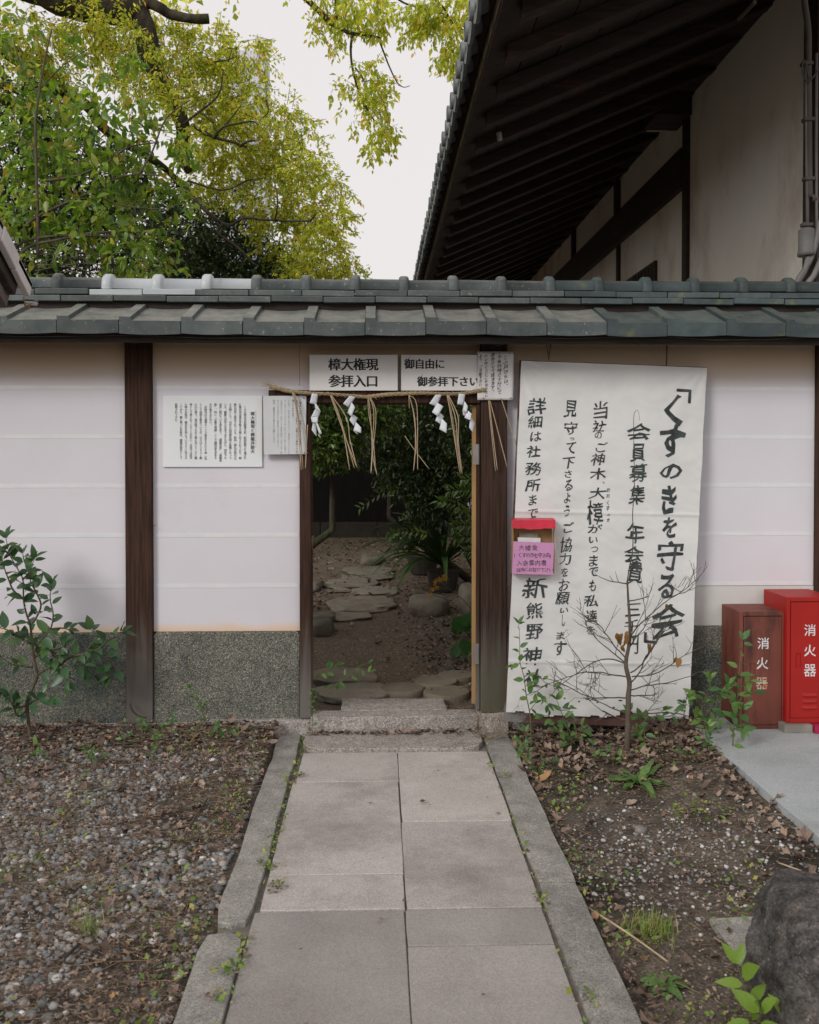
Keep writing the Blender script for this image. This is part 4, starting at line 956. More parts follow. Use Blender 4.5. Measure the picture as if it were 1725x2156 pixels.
# ================================================================== temple building on the right
tb = thing('temple_building', (3.2,6,0), 'large dark-timbered temple building with deep tiled eaves and old white plaster walls', 'building')
BX = 3.0; RY0_ = -.85
zW = 5.03; Y0 = WX(1699,400,BX).y; Y1 = 15.0
yP = WX(1448,500,BX).y
def bbox(name, x0, x1, y0, y1, z0, z1, m, bevel=0):
    cx_, cy_, cz_ = (x0+x1)/2, (y0+y1)/2, (z0+z1)/2
    return MB().box(x0-cx_, x1-cx_, y0-cy_, y1-cy_, z0-cz_, z1-cz_).obj(name, m, tb, bevel=bevel, loc=Vector((cx_,cy_,cz_)))
bbox('plaster_wall', BX, BX+.15, Y0, yP-.07, 0, zW+.05, M_temple)
bbox('plaster_wall', BX+.01, BX+.15, yP+.07, Y1, 0, zW+.05, M_temple)
bbox('wall_post', BX-.035, BX+.16, yP-.07, yP+.07, 0, zW+.02, M_old, .004)
bbox('corner_post', BX-.03, BX+.22, Y0-.22, Y0-.002, 0, zW+.02, M_old, .004)
bbox('gable_wall', BX+.22, BX+6, Y0-.18, Y0+.0, 0, 7, M_old)
# heavy tie beam on the far part of the wall, studs and window
zb0 = WX(1441,397,BX).z; zb1 = WX(1441,313,BX).z
bbox('tie_beam', BX-.05, BX+.008, yP+.072, Y1, zb0, zb1, M_old, .004)
for pxs in (1302, 1210):
    ys_ = WX(pxs,600,BX).y; bbox('stud', BX-.045, BX+.012, ys_-.07, ys_+.07, zb1+.002, zW+.02, M_old)
ys_ = WX(1303,560,BX).y; bbox('stud', BX-.02, BX+.012, ys_-.06, ys_+.06, 0, zb0-.002, M_old)
# slatted window
wy0, wy1 = WX(1383,560,BX).y, WX(1345,560,BX).y
zwt = WX(1383,548,BX).z
wn = bbox('window', BX-.02, BX+.012, wy0, wy1+.6, zwt-.9, zwt, M_old)
for k in range(7):
    yy = wy0+.1+k*.13; MB().box(BX-.035, BX-.022, yy, yy+.04, zwt-.88, zwt-.03).obj('bar', M_greyd, wn)
# dark brackets, purlin, pale bracket end
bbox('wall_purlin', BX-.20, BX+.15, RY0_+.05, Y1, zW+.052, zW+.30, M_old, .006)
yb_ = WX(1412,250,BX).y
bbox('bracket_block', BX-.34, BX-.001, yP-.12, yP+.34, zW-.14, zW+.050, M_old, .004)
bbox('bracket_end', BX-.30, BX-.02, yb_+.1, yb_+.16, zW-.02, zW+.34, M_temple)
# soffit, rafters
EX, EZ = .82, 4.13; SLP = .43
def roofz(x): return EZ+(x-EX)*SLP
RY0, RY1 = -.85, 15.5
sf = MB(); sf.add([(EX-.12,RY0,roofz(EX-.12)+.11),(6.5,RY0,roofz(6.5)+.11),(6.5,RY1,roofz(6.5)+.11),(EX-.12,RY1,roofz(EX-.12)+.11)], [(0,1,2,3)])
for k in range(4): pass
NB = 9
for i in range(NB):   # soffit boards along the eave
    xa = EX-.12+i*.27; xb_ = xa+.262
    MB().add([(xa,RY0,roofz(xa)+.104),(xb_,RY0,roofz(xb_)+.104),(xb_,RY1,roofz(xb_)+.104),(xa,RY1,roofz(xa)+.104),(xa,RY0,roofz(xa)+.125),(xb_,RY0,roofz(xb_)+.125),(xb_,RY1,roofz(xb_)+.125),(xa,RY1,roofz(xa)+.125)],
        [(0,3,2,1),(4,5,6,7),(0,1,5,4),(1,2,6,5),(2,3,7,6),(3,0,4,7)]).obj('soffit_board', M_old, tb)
rf = MB(); xe, xw = 0.0, 2.5
rf.add([(x, y, z+(x)*SLP) for x, y, z in ((xe,-.065,0),(xw,-.065,0),(xw,.065,0),(xe,.065,0),(xe,-.065,.10),(xw,-.065,.10),(xw,.065,.10),(xe,.065,.10))],
       [(0,3,2,1),(4,5,6,7),(0,1,5,4),(1,2,6,5),(2,3,7,6),(3,0,4,7)])
mer = rf.mesh('rafter'); mer.materials.append(M_old)
ry = CAM.y + 5.49
ks = range(-3, 28)
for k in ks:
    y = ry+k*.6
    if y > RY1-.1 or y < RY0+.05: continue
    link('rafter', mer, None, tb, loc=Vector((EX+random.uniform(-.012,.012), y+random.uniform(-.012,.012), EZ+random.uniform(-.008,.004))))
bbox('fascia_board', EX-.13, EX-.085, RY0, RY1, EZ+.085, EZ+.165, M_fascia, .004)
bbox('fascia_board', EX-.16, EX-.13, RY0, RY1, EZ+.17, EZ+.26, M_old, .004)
0 and bbox('lower_purlin', EX+.75, EX+.90, RY0, RY1, roofz(EX+.8)-.15, roofz(EX+.75)-.005, M_old, .006)
# roof skin above and tiles
TX0 = .615; TZ0 = 4.335
MB().add([(TX0+.02,RY0,TZ0),(8,RY0,TZ0+7.4*SLP),(8,RY1,TZ0+7.4*SLP),(TX0+.02,RY1,TZ0),(TX0+.06,RY0,TZ0-.05),(8,RY0,TZ0+7.4*SLP-.05),(8,RY1,TZ0+7.4*SLP-.05),(TX0+.06,RY1,TZ0-.05)],
   [(0,1,2,3),(4,7,6,5),(0,3,7,4),(0,4,5,1),(2,6,7,3)]).obj('roof_deck', M_old, tb)
dm = MB(); n = 14; r_ = .062
def ringpts(x, r): return [(x, math.cos(2*math.pi*j/n)*r, math.sin(2*math.pi*j/n)*r) for j in range(n)]
prof = [(.0,.0),( .004,.030),(-.004,.034),(-.004,.040),(.010,.044),(.010,.050),(-.010,.053),(-.010,r_),(.02,r_+.002)]
vs = [(prof[0][0],0,0)]; fs = []
for (x, r) in prof[1:]: vs += ringpts(x, r)
for j in range(n): fs.append((0, 1+(j+1) % n, 1+j))
for i in range(len(prof)-2):
    for j in range(n): a = 1+i*n; b = 1+(i+1)*n; fs.append((a+j, a+(j+1) % n, b+(j+1) % n, b+j))
dm.add(vs, fs)
# the roll behind it
st = [(.02,.060),(.36,.060+0)]
vs = []; 
for x, r in st: vs += [(x, math.cos(2*math.pi*j/n)*r, math.sin(2*math.pi*j/n)*r + x*SLP) for j in range(n)]
dm.add(vs, [(j, (j+1) % n, n+(j+1) % n, n+j) for j in range(n)])
for k in range(6):   # raised petals of the end crest
    a = k*math.pi/3
    dm.add([(-.003, math.cos(a)*.006, math.sin(a)*.006), (.003, math.cos(a+.3)*.018, math.sin(a+.3)*.018), (-.003, math.cos(a)*.027, math.sin(a)*.027), (.003, math.cos(a-.3)*.018, math.sin(a-.3)*.018)], [(0,1,2,3)])
med = dm.mesh('round_end_tile', True); med.materials.append(M_tileroof)
pm = MB(); vs = []; fs = []; m_ = 8; TS_ = .30
for i in range(m_+1):
    u = i/m_; y = -TS_/2+TS_*u; z = -.055*math.sin(math.pi*u)
    vs += [(.0, y, z+.012), (.0, y, z-.045-.012*math.sin(math.pi*u)), (.022, y, z-.045-.012*math.sin(math.pi*u)), (.022, y, z-.008), (.40, y, z-.008+.38*SLP), (.40, y, z+.012+.4*SLP)]
for i in range(m_):
    for k in range(6): fs.append((i*6+k, i*6+(k+1) % 6, i*6+6+(k+1) % 6, i*6+6+k))
pm.add(vs, fs); mep = pm.mesh('pan_end_tile'); mep.materials.append(M_tileroof)
y = RY0+.15
while y < RY1:
    link('round_end_tile', med, None, tb, loc=Vector((TX0-.05+random.uniform(-.006,.006), y, TZ0+.030+random.uniform(-.006,.006))))
    link('pan_end_tile', mep, None, tb, loc=Vector((TX0-.035+random.uniform(-.004,.004), y+.15, TZ0+.006+random.uniform(-.004,.004))))
    y += .30
rolls = MB(); y = RY0+.15
while y < RY1:
    rolls.tube([(TX0+.34,y,TZ0+.05+.34*SLP),(8,y,TZ0+.05+7.46*SLP)], .06, 8); y += .30
rolls.obj('roof_rolls', M_tileroof, tb, smooth=True)
# insulator under the eave, pipes
p = WX(1052,288,.98)
ins = MB(); q = Vector((p.x, WX(1052,288,.98).y, p.z))
ins.tube([q+Vector((-.004,0,.035)), q+Vector((-.002,0,.012)), q+Vector((0,0,.01)), q, q+Vector((.003,0,-.025)), q+Vector((.004,0,-.032))], [.022,.022,.017,.022,.022,.012], 10)
ins.obj('insulator', M_porc, tb, smooth=True)
MB().tube([q+Vector((-.08,.0,-.06)), q+Vector((-.02,0,-.045)), q+Vector((.03,0,-.055)), q+Vector((.02,0,.02))], .0018, 5).obj('wire', M_wire, tb)
PY = Y0-.26
def pp(L_, y=PY): return [W(a, b, y) for a, b in L_]
MB().tube(interp(pp([(1690,-60),(1694,0),(1702,60),(1703,130),(1705,388),(1712,415),(1735,428)]), 5), .021, 10).obj('pipe', M_pipeb, tb, smooth=True)
MB().tube(pp([(1697,128),(1699,300),(1701,478)]), .012, 8).obj('pipe', M_pipe, tb, smooth=True)
MB().tube(pp([(1720,112),(1719,300),(1720,430),(1722,600)], PY-.01), .010, 8).obj('pipe', M_pipe, tb, smooth=True)
MB().tube(interp(pp([(1703,162),(1697,132),(1692,128),(1690,145),(1696,168),(1710,165),(1728,140)], PY-.05), 5), .006, 6).obj('cable_loop', M_wire, tb, smooth=True)
c_ = pp([(1699,480),(1699,484),(1698,528),(1698,531),(1698,539)], PY-.06)
MB().tube(c_, [.035,.052,.052,.056,.056], 16).obj('junction_canister', M_pipe, tb, smooth=True)
for L_ in ([(1727,465),(1716,520),(1700,560),(1680,592),(1670,640)], [(1703,540),(1695,570),(1678,600),(1668,640)], [(1730,545),(1714,580),(1700,600),(1690,640)]):
    MB().tube(interp(pp(L_, PY-.08), 5), .020, 8).obj('flexible_conduit', M_pipe, tb, smooth=True)
for a, b in ((1702,132),(1705,250),(1706,375),(1702,472)):
    x_ = W(a, b, PY-.02); MB().box(x_.x-.035, x_.x+.035, x_.y-.008, x_.y+.05, x_.z-.012, x_.z+.012).obj('pipe_clamp', M_pipeb, tb, bevel=.003)
p = WX(1225,18,1.6); MB().tube([p, p+Vector((.0,.0,.05))], [.02,.03], 8).obj('fixing', M_grey, tb)
MB().tube([WX(1556,40,2.6), WX(1590,4,2.6)], .015, 8).obj('batten', M_grey, tb)

# ================================================================== corner of the roof at the left edge
lr = thing('side_roof', (-1.6,-1.9,0), 'weathered grey timber roof corner poking in at the left edge above the wall', 'building')
RXc = -1.37
A_ = WX(0,466,RXc); B_ = WX(68,603,RXc)
dv = (B_-A_).normalized(); A_ = B_ - dv*1.6
up = Vector((0, -dv.z, dv.y)) if dv.y > 0 else Vector((0, dv.z, -dv.y)); up = up if up.z > 0 else -up
def rake(name, s0, s1, u0, u1, x0, x1, m, bevel=.003):
    a = [B_+dv*s0+up*u0, B_+dv*s1+up*u0, B_+dv*s1+up*u1, B_+dv*s0+up*u1]
    mb = MB(); mb.add([Vector((x0-0, q.y, q.z)) for q in a]+[Vector((x1, q.y, q.z)) for q in a], [(0,1,2,3),(7,6,5,4),(0,4,5,1),(1,5,6,2),(2,6,7,3),(3,7,4,0)])
    return mb.obj(name, m, lr, bevel=bevel)
M_rt = mat('side_roof_tile', (.62,.58,.57), (.70,.66,.65), scale=9, rough=.8, bump=.2, rand=.1)
for k in range(6):
    s1 = -k*.165; s0 = s1-.163
    rake('edge_tile', s0, s1, -.014+.004*(k % 2), .014+.004*(k % 2), RXc-.30, RXc-.001*(k%2), M_rt)
    rake('edge_tile_lip', s0+.003, s1-.001, -.052, .012+.004*(k % 2), RXc-.024, RXc+.002*(k % 2), M_rt)
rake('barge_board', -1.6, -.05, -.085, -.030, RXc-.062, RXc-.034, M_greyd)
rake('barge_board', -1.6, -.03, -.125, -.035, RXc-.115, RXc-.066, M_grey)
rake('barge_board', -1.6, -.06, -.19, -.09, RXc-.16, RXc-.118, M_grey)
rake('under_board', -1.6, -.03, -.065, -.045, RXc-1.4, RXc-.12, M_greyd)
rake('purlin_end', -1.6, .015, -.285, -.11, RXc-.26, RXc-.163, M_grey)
rake('roof_face', -1.6, 0, -.03, -.016, RXc-1.5, RXc-.30, M_tile)
lm = thing('eave_lamp', W(54,640,-1.75), 'small grey bulkhead lamp fixed under the roof corner at the left edge', 'lamp')
ly = -1.75
def lb(name, L0, L1, m, d=.05):
    a = [W(x, y, ly) for x, y in L0]; mb = MB(); mb.quadplate(a, d); return mb.obj(name, m, lm, bevel=.002)
lb('cover', [(48,632),(72,632),(71,629),(47,627)], 0, M_pipe); lb('diffuser', [(54,638),(69,640),(72.5,634),(49,634)], 0, M_lampg)
lb('bracket', [(48,628),(50,628),(50,612),(48,612)], 0, M_pipe, .01)
for k in range(3):
    MB().tube(interp([W(51+k*1.2,638,ly-.004), W(53+k,645,ly-.004), W(58,650-k,ly-.004), W(63-k,646,ly-.004), W(65-k,640,ly-.004)], 4), .0022, 5).obj('copper_wire', M_copper, lm, smooth=True)

# far things
tw = thing('tower_block', (W(520,300,150).x, 152, 0), 'pale high-rise tower seen faintly through the camphor leaves', 'building')
xa, xb_ = W(487,300,150).x, W(557,300,150).x; zt_ = W(520,105,150).z
MB().box(xa, xb_, 150, 158, 0, zt_).obj('facade', M_conc, tw)
wn_ = MB()
k = 0; wz = zt_-3
wm = MB().box(-1.0, 1.0, -.02, .0, -.7, .7).mesh('window'); wm.materials.append(M_glassd)
while wz > 14:
    for j in range(2):
        link('window', wm, None, tw, loc=Vector((xa+(xb_-xa)*(.27+.46*j), 149.98, wz)))
    wz -= 3.1
dr_ = thing('far_roof', W(70,600,5.5), 'dark tiled gable of a small far roof behind the branches at the left', 'building')
r1, r2, r0 = W(92,556,5.5), W(225,606,5.5), W(20,590,5.5)
MB().quadplate([W(20,640,5.5), W(190,640,5.5), W(180,600,5.5), W(92,568,5.5)], 2.0).obj('gable', mat('rust_board', (.075,.035,.02), (.10,.05,.03), rough=.9), dr_)
MB().quadplate([W(228,617,5.45), W(230,609,5.45), W(92,555,5.45), W(88,563,5.45)][::1], 2.2).obj('roof', M_tile, dr_)
MB().quadplate([W(88,563,5.45), W(92,555,5.45), W(0,588,5.45), W(0,596,5.45)], 2.2).obj('roof', M_tile, dr_)

# ================================================================== garden beyond the gate
def c4b(x, y): return 552+x/3.125, 1035+y/3.125
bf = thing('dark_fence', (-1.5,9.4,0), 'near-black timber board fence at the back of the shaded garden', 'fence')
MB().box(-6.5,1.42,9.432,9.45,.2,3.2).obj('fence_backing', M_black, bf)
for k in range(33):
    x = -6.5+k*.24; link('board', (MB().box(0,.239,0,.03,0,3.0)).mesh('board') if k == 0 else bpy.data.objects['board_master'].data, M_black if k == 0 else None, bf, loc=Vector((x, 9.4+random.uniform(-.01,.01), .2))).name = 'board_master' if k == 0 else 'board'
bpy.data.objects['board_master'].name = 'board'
fk = thing('back_kerb', (-1,9,0), 'low stone kerb along the foot of the dark fence', 'kerb'); 
for k in range(8):
    rough_block('kerb_stone', -3.4+k*.85, -3.4+k*.85+.84, 8.6, 8.8, .3, .62, M_pot, fk, amp=.01, res=.15)
def rock(name, px, pyb, wpx, hpx, dep, label, cat='rock', m=None, group=None, flat=.5, seed=0, q=3, top=0.75, e=.72):
    import bmesh
    p = G(px, pyb); d = p.y-CAM.y; wd = wpx*d/F; ht = hpx*d/F
    bm = bmesh.new(); bmesh.ops.create_icosphere(bm, subdivisions=q, radius=1.0)
    for v in bm.verts:
        n_ = v.co.normalized()
        c = Vector((math.copysign(abs(n_.x)**e, n_.x), math.copysign(abs(n_.y)**e, n_.y), math.copysign(abs(n_.z)**e, n_.z)))
        k = 1+.22*noise.noise(c*1.3+Vector((seed*3.7,seed,0)))+.07*noise.noise(c*4+Vector((seed,0,2)))+(.03*noise.noise(c*11)+.014*noise.noise(c*27) if q > 4 else 0)
        c *= k
        if c.z > top: c.z = top+(c.z-top)*.25
        v.co = Vector((c.x*wd*.5, c.y*dep*.5, c.z*ht*.62+ht*.36))
    me = bpy.data.meshes.new(name); bm.to_mesh(me); bm.free(); me.shade_smooth()
    o = link(name, me, m or M_rock); o.location = Vector((p.x, p.y+dep*.42, p.z)); tag(o, label, cat, group); return o
M_step = mat('stepping_stone', (.17,.15,.12), (.27,.24,.20), scale=5, rough=.9, bump=.7, bscale=24, dist=.02, rand=.15, c3=(.12,.115,.08), c3s=3, c3t=(.55,.75))
GP = 'stepping stones of the garden path'
stn = [(655,740,440,95,.8,'largest stepping stone, pale flat oval in the middle of the garden path'),
 (575,850,290,60,.5,'thick flat stepping stone just in front of the largest oval one'),
 (740,690,300,60,.6,'stepping stone behind and right of the largest oval one'),
 (590,645,360,58,.8,'smooth round-ended stepping stone left of the middle, further back'),
 (770,585,210,56,.6,'small humped stepping stone in the shade far back on the right'),
 (620,588,230,34,.7,'thin stepping stone half hidden behind the smooth one'),
 (700,548,330,46,.7,'farthest long stepping stone near the dark fence'),
 (500,662,280,24,.8,'very low flat stone left under the smooth stepping stone')]
for i, (x, y, w_, h_, dp, lb_) in enumerate(stn):
    a, b = c4b(x, y+(52 if i == 0 else 0)); rock('stepping_stone', a, b, w_/3.125, h_/3.125*.62, dp, lb_, 'stone', group=GP, seed=i+1, top=.22, q=4, m=M_step)
for x, y, w_, h_, dp, lb_, sd_, tp in [(1105,822,270,140,.45,'squarish boulder beside the garden path under the strap-leaved plant',21,.7),(1365,815,110,200,.5,'tall rounded boulder behind the open door edge',22,.9),
  (385,955,165,120,.35,'rounded boulder just inside the gate at the left jamb',23,.8),(400,870,160,55,.4,'low grey boulder behind the rounded one at the left jamb',24,.6),(350,660,90,70,.4,'half hidden boulder at the far left of the garden path',25,.7),
  (725,490,150,70,.5,'dim boulder at the foot of the dark fence',26,.8)]:
    a, b = c4b(x, y); rock('garden_boulder', a, b, w_/3.125, h_/3.125, dp, lb_, 'boulder', seed=sd_, top=tp)
# flat stones right behind the threshold
for x, y, w_, h_, dp, lb_, sd_ in [(600,1392,490,108,.40,'broad flat natural stone directly behind the threshold at the left',31),(530,1285,430,100,.42,'second broad flat stone behind the threshold, touching the left jamb',32)]:
    a, b = c4b(x, y); rock('entrance_stone', a, b, w_/3.125, h_/3.125*.8, dp, lb_, 'stone', group='flat stones behind the threshold', seed=sd_, top=.25, q=4, m=M_step)
for x, y, w_, lb_ in [(922,1288,297,'round cut stone disc behind the middle of the threshold'),(1142,1240,288,'round cut stone disc behind the two front discs'),(1214,1308,310,'round cut stone disc nearest the door edge'),(1275,1200,240,'farthest round stone disc, mostly hidden by the door edge')]:
    a, b = c4b(x, y); p = G(a, b); p.z += .035; p = WZ(a, b, p.z); r_ = w_/3.125*(p.y-CAM.y)/F/2
    mb = MB(); n = 30; vs = []; fs = []
    for rr, zz in ((1.0,-.10),(1.01,-.02),(.985,-.004),(.95,0.0)):
        for j in range(n):
            an = 2*math.pi*j/n; k = 1+.012*noise.noise(Vector((math.cos(an)*2, math.sin(an)*2, x)))
            vs.append((math.cos(an)*r_*rr*k, math.sin(an)*r_*rr*k, zz))
    vs.append((0,0,.004))
    for i in range(3):
        for j in range(n): fs.append((i*n+j, i*n+(j+1) % n, (i+1)*n+(j+1) % n, (i+1)*n+j))
    for j in range(n): fs.append((3*n+j, 3*n+(j+1) % n, 4*n))
    o = link('round_stone', mb.add(vs, fs).mesh('round_stone', False), M_disc); o.location = p; o.rotation_euler = (0,0,random.random()*6)
    tag(o, lb_, 'stone', 'round stone discs behind the threshold')

# foreground boulder at lower right
rb = rock('foreground_boulder', 1832, 2240, 345, 318, .55, 'big rough dark boulder cut by the lower right corner', 'boulder', m=M_boulder, seed=44, q=6, top=.82, e=.88)
o = rough_block('flat_stone', 1.19, 1.42, -2.58, -2.30, -.06, -.012, M_kerb, None, amp=.006, res=.06)
tag(o, 'flat grey slab fragment sunk in the soil beside the dark boulder', 'stone')

# ================================================================== small plants
LM = {}
for nm, m, wd, cu in (('seed', M_seed, .46, .15), ('shrub', M_shrub, .50, .18), ('lime', M_lime, .46, .12), ('priv', M_priveto, .46, .25), ('dead', M_dead, .5, .5), ('cam', M_mid, .36, .2)):
    LM[nm] = [leaf_mesh('leaf', m, wd*f_, cu*c_, 5, .14, .01) for f_, c_ in ((1,1),(.86,1.8),(1.1,.3))]
def leaf_at(p, d, nrm, size, kind, parent):
    d = Vector(d).normalized(); nrm = Vector(nrm); x = d.cross(nrm)
    if x.length < 1e-4: x = d.orthogonal()
    x.normalize(); z = x.cross(d)
    M = Matrix((( x.x, d.x, z.x, p.x), (x.y, d.y, z.y, p.y), (x.z, d.z, z.z, p.z), (0,0,0,1))) @ Matrix.Scale(size, 4)
    return link('leaf', random.choice(LM[kind]), None, parent, mw=M)
def plant(name, label, cat, stems, y, kind, size, stem_m=None, group=None, every=None, start=.15, r0=.003, rtip=.0012, spread=.25, ground=True, petiole=.012, yaws=0.0, facing=.45, conv=None, yr=None):
    """stems: polylines in photo coordinates standing in the plane at depth y (with their own lean in depth)"""
    conv = conv or (lambda a, b: (a, b))
    a0 = conv(*stems[0][0]); base = W(*a0, y); 
    if ground: base.z = gz(base.x, base.y)+.02 if not (base.x > 1.8 and base.y > -3.8) else .083
    t = thing(name, base, label, cat, group)
    for si, st in enumerate(stems):
        ph = random.uniform(0, 6); ln = random.uniform(-1, 1)*spread
        P = []
        for i, q in enumerate(st):
            tt = i/(len(st)-1); yy = y + (ln*tt*.5 if yr is None else yr(si, tt)); P.append(W(*conv(*q), yy))
        if si == 0 and ground: P[0] = base - Vector((0,0,.03))
        P = interp(P, 4); k = len(P); L_ = sum((P[i+1]-P[i]).length for i in range(k-1))
        rr = [r0*(1-.0*si)*(1-i/(k-1))+rtip for i in range(k)] if si == 0 else [r0*.55*(1-i/(k-1))+rtip for i in range(k)]
        MB().tube(P, rr, 6).obj('stem', stem_m or M_stem, t, smooth=True)
        ev = every or size*.5; acc = L_*(start if si == 0 else .12); s = 0; side = 1; ang = random.random()*6
        for i in range(k-1):
            seg = (P[i+1]-P[i]); sl = seg.length
            while s+sl >= acc:
                p = P[i]+seg*((acc-s)/sl); ax = seg.normalized(); ang += 2.4
                sidev = (ax.orthogonal().normalized()); sidev = Matrix.Rotation(ang, 3, ax) @ sidev
                sidev = (sidev + Vector((0,-.25,0))).normalized()
                d = (sidev*1.0 + ax*random.uniform(.2,.7) + Vector((0,0,random.uniform(-.25,.25)))).normalized()
                nn = (Vector((0,0,1))*random.uniform(.5,1) + Vector((0,-1,0))*facing*random.uniform(.3,1.6) + Vector((random.uniform(-.4,.4),0,0)))
                leaf_at(p+d*petiole*random.random(), d, nn, size*random.uniform(.65,1.15), kind, t)
                acc += ev*random.uniform(.6,1.35)
            s += sl
        # terminal pair
        ax = (P[-1]-P[-3]).normalized()
        for q in (-1, 1):
            leaf_at(P[-1], ax+Vector((q*.55,-.2,.1)), Vector((0,-.6,1)), size*random.uniform(.7,1), kind, t)
    return t
def k5(x, y): return x/3.125*1.0, 1069.5+y/3.125     # crop of the left shrub
SHR = [[(205,1510),(178,1300),(215,1180),(245,1100),(225,1000),(212,900),(200,780),(172,690),(155,600),(150,470),(110,390),(60,300),(40,200)],
 [(245,1100),(300,1065),(380,1040),(470,1040),(560,1035)], [(380,1040),(470,980),(560,960),(640,930),(700,880),(750,850),(800,810)], [(640,930),(690,970),(730,1010),(745,1080),(720,1110)],
 [(215,960),(260,880),(330,800),(350,700),(330,600),(340,500)], [(200,780),(240,720),(270,640),(240,560),(200,480),(200,400),(230,330)], [(150,470),(190,420),(160,350),(150,300)],
 [(155,600),(90,545),(60,480),(30,400),(10,330)], [(215,1050),(150,1040),(80,1030),(10,985)], [(178,1300),(110,1310),(60,1260),(10,1230)], [(178,1300),(240,1260),(300,1220),(340,1250)],
 [(212,900),(160,870),(100,830),(40,800),(0,790)], [(330,800),(400,790),(450,800)], [(230,980),(300,940),(380,930),(430,900)], [(180,1330),(120,1370),(80,1290),(60,1240)], [(212,860),(280,900),(340,950),(400,1010),(420,1080),(450,1150)], [(60,300),(20,280),(-20,300)],
 [(560,960),(600,900),(640,850),(600,800)], [(560,1035),(600,1060),(620,1100)]]
plant('leafy_shrub', 'glossy dark green shrub with crooked pale stem at the left against the wall', 'shrub', SHR, -.30, 'shrub', .090, M_twig, every=.025, start=.45, r0=.009, rtip=.0018, spread=.22, conv=k5, facing=.7)
def k6(x, y): return 1449+x/5.207, 1173+y/5.207
plant('seedling', 'tallest right seedling with broad leaves overlapping the dull red cabinet', 'seedling', [[(490,2180),(500,1900),(540,1600),(555,1300),(590,1000),(600,905)],[(540,1600),(600,1540),(680,1500),(740,1490)],[(545,1450),(620,1400),(680,1370)],[(540,1650),(470,1600),(430,1500),(440,1400)],[(500,1900),(560,1850),(600,1900)],[(520,1750),(590,1700),(610,1650)]],
      -.62, 'seed', .074, group='seedlings round the banner', every=.032, start=.05, r0=.003, spread=.2, conv=k6, facing=.8)
plant('seedling', 'bushy seedling against the dark wall base between banner and dull red cabinet', 'seedling', [[(200,2120),(185,1800),(150,1650),(210,1500),(250,1330)],[(150,1650),(90,1560),(50,1500)],[(185,1750),(260,1650),(330,1580),(400,1500)],[(185,1800),(110,1720),(20,1640),(-40,1600)],[(190,1900),(260,1850),(340,1760)],[(160,1600),(230,1560),(300,1500),(360,1480)],[(195,1980),(250,2030),(300,2060)]],
      -.45, 'seed', .072, group='seedlings round the banner', every=.036, start=.15, r0=.003, spread=.25, conv=k6, facing=.8)
plant('seedling', 'seedling reaching up over the lower left corner of the banner', 'seedling', [[(300,1440),(292,1200),(262,1040),(245,900),(215,790),(213,640),(205,500)],[(245,900),(330,870),(400,940),(480,975)],[(262,1040),(340,1010),(400,1060),(425,1110)],[(215,800),(170,815)],[(292,1150),(330,1100)]],
      -.36, 'seed', .066, group='seedlings round the banner', every=.042, start=.35, r0=.0026, spread=.15, conv=c5, facing=.9)
plant('seedling', 'seedling with small round leaves in front of the banner, left of the bare sapling', 'seedling', [[(590,1470),(600,1350),(560,1250),(520,1150),(490,1070)],[(600,1350),(660,1280),(700,1270)],[(560,1250),(500,1260),(440,1200),(380,1190)],[(520,1150),(570,1150),(600,1140)],[(595,1400),(540,1340),(490,1310)]],
      -.42, 'seed', .062, group='seedlings round the banner', every=.034, start=.25, r0=.0026, conv=c5, facing=.8)
plant('seedling', 'slender seedling right of the bare sapling stem before the banner', 'seedling', [[(1030,1470),(1035,1340),(1040,1240),(1030,1160)],[(1040,1300),(1110,1290),(1150,1230),(1240,1190),(1300,1150)],[(1150,1260),(1150,1400)],[(1240,1190),(1330,1200),(1420,1150),(1470,1050)],[(1110,1290),(1130,1210)]],
      -.40, 'seed', .068, group='seedlings round the banner', every=.044, start=.3, r0=.0024, conv=c5, facing=.8)
k7 = lambda x, y: (1035+x/2.5, 1518+y/2.5)
sd_l = [('pale seedling clump hugging the right path kerb', [[(235,340),(225,250),(190,150),(180,50)],[(230,300),(280,230),(330,210)],[(225,250),(160,190),(140,150)],[(235,320),(190,290)],[(200,180),(150,100)]], -.75, .045),
 ('small seedling among dead leaves right of the path', [[(420,180),(410,110),(400,40)],[(412,130),(370,90)],[(412,120),(450,90),(480,40)]], -.42, .042),
 ('small seedling sprouting between the banner and the rosette weed', [[(545,230),(540,180),(530,120)],[(540,190),(570,160)]], -.6, .04),
 ('small seedling near the foot of the bare sapling', [[(640,240),(640,200),(620,150)],[(640,210),(670,190)]], -.65, .036),
 ('small seedling left of the concrete slab corner', [[(1020,220),(1020,180),(1000,150)],[(1020,190),(1050,160)]], -.62, .040),
 ('leafy sprout standing in dead leaves beside the pale slab', [[(1140,260),(1145,180),(1150,100),(1140,20)],[(1145,190),(1190,180)],[(1148,120),(1110,100)],[(1150,60),(1190,40)]], -.68, .046)]
for lb_, st, yy, sz in sd_l:
    plant('seedling', lb_, 'seedling', st, yy, 'seed', sz, group='seedlings round the banner', every=.026, start=.2, r0=.0018, conv=k7, facing=.7)
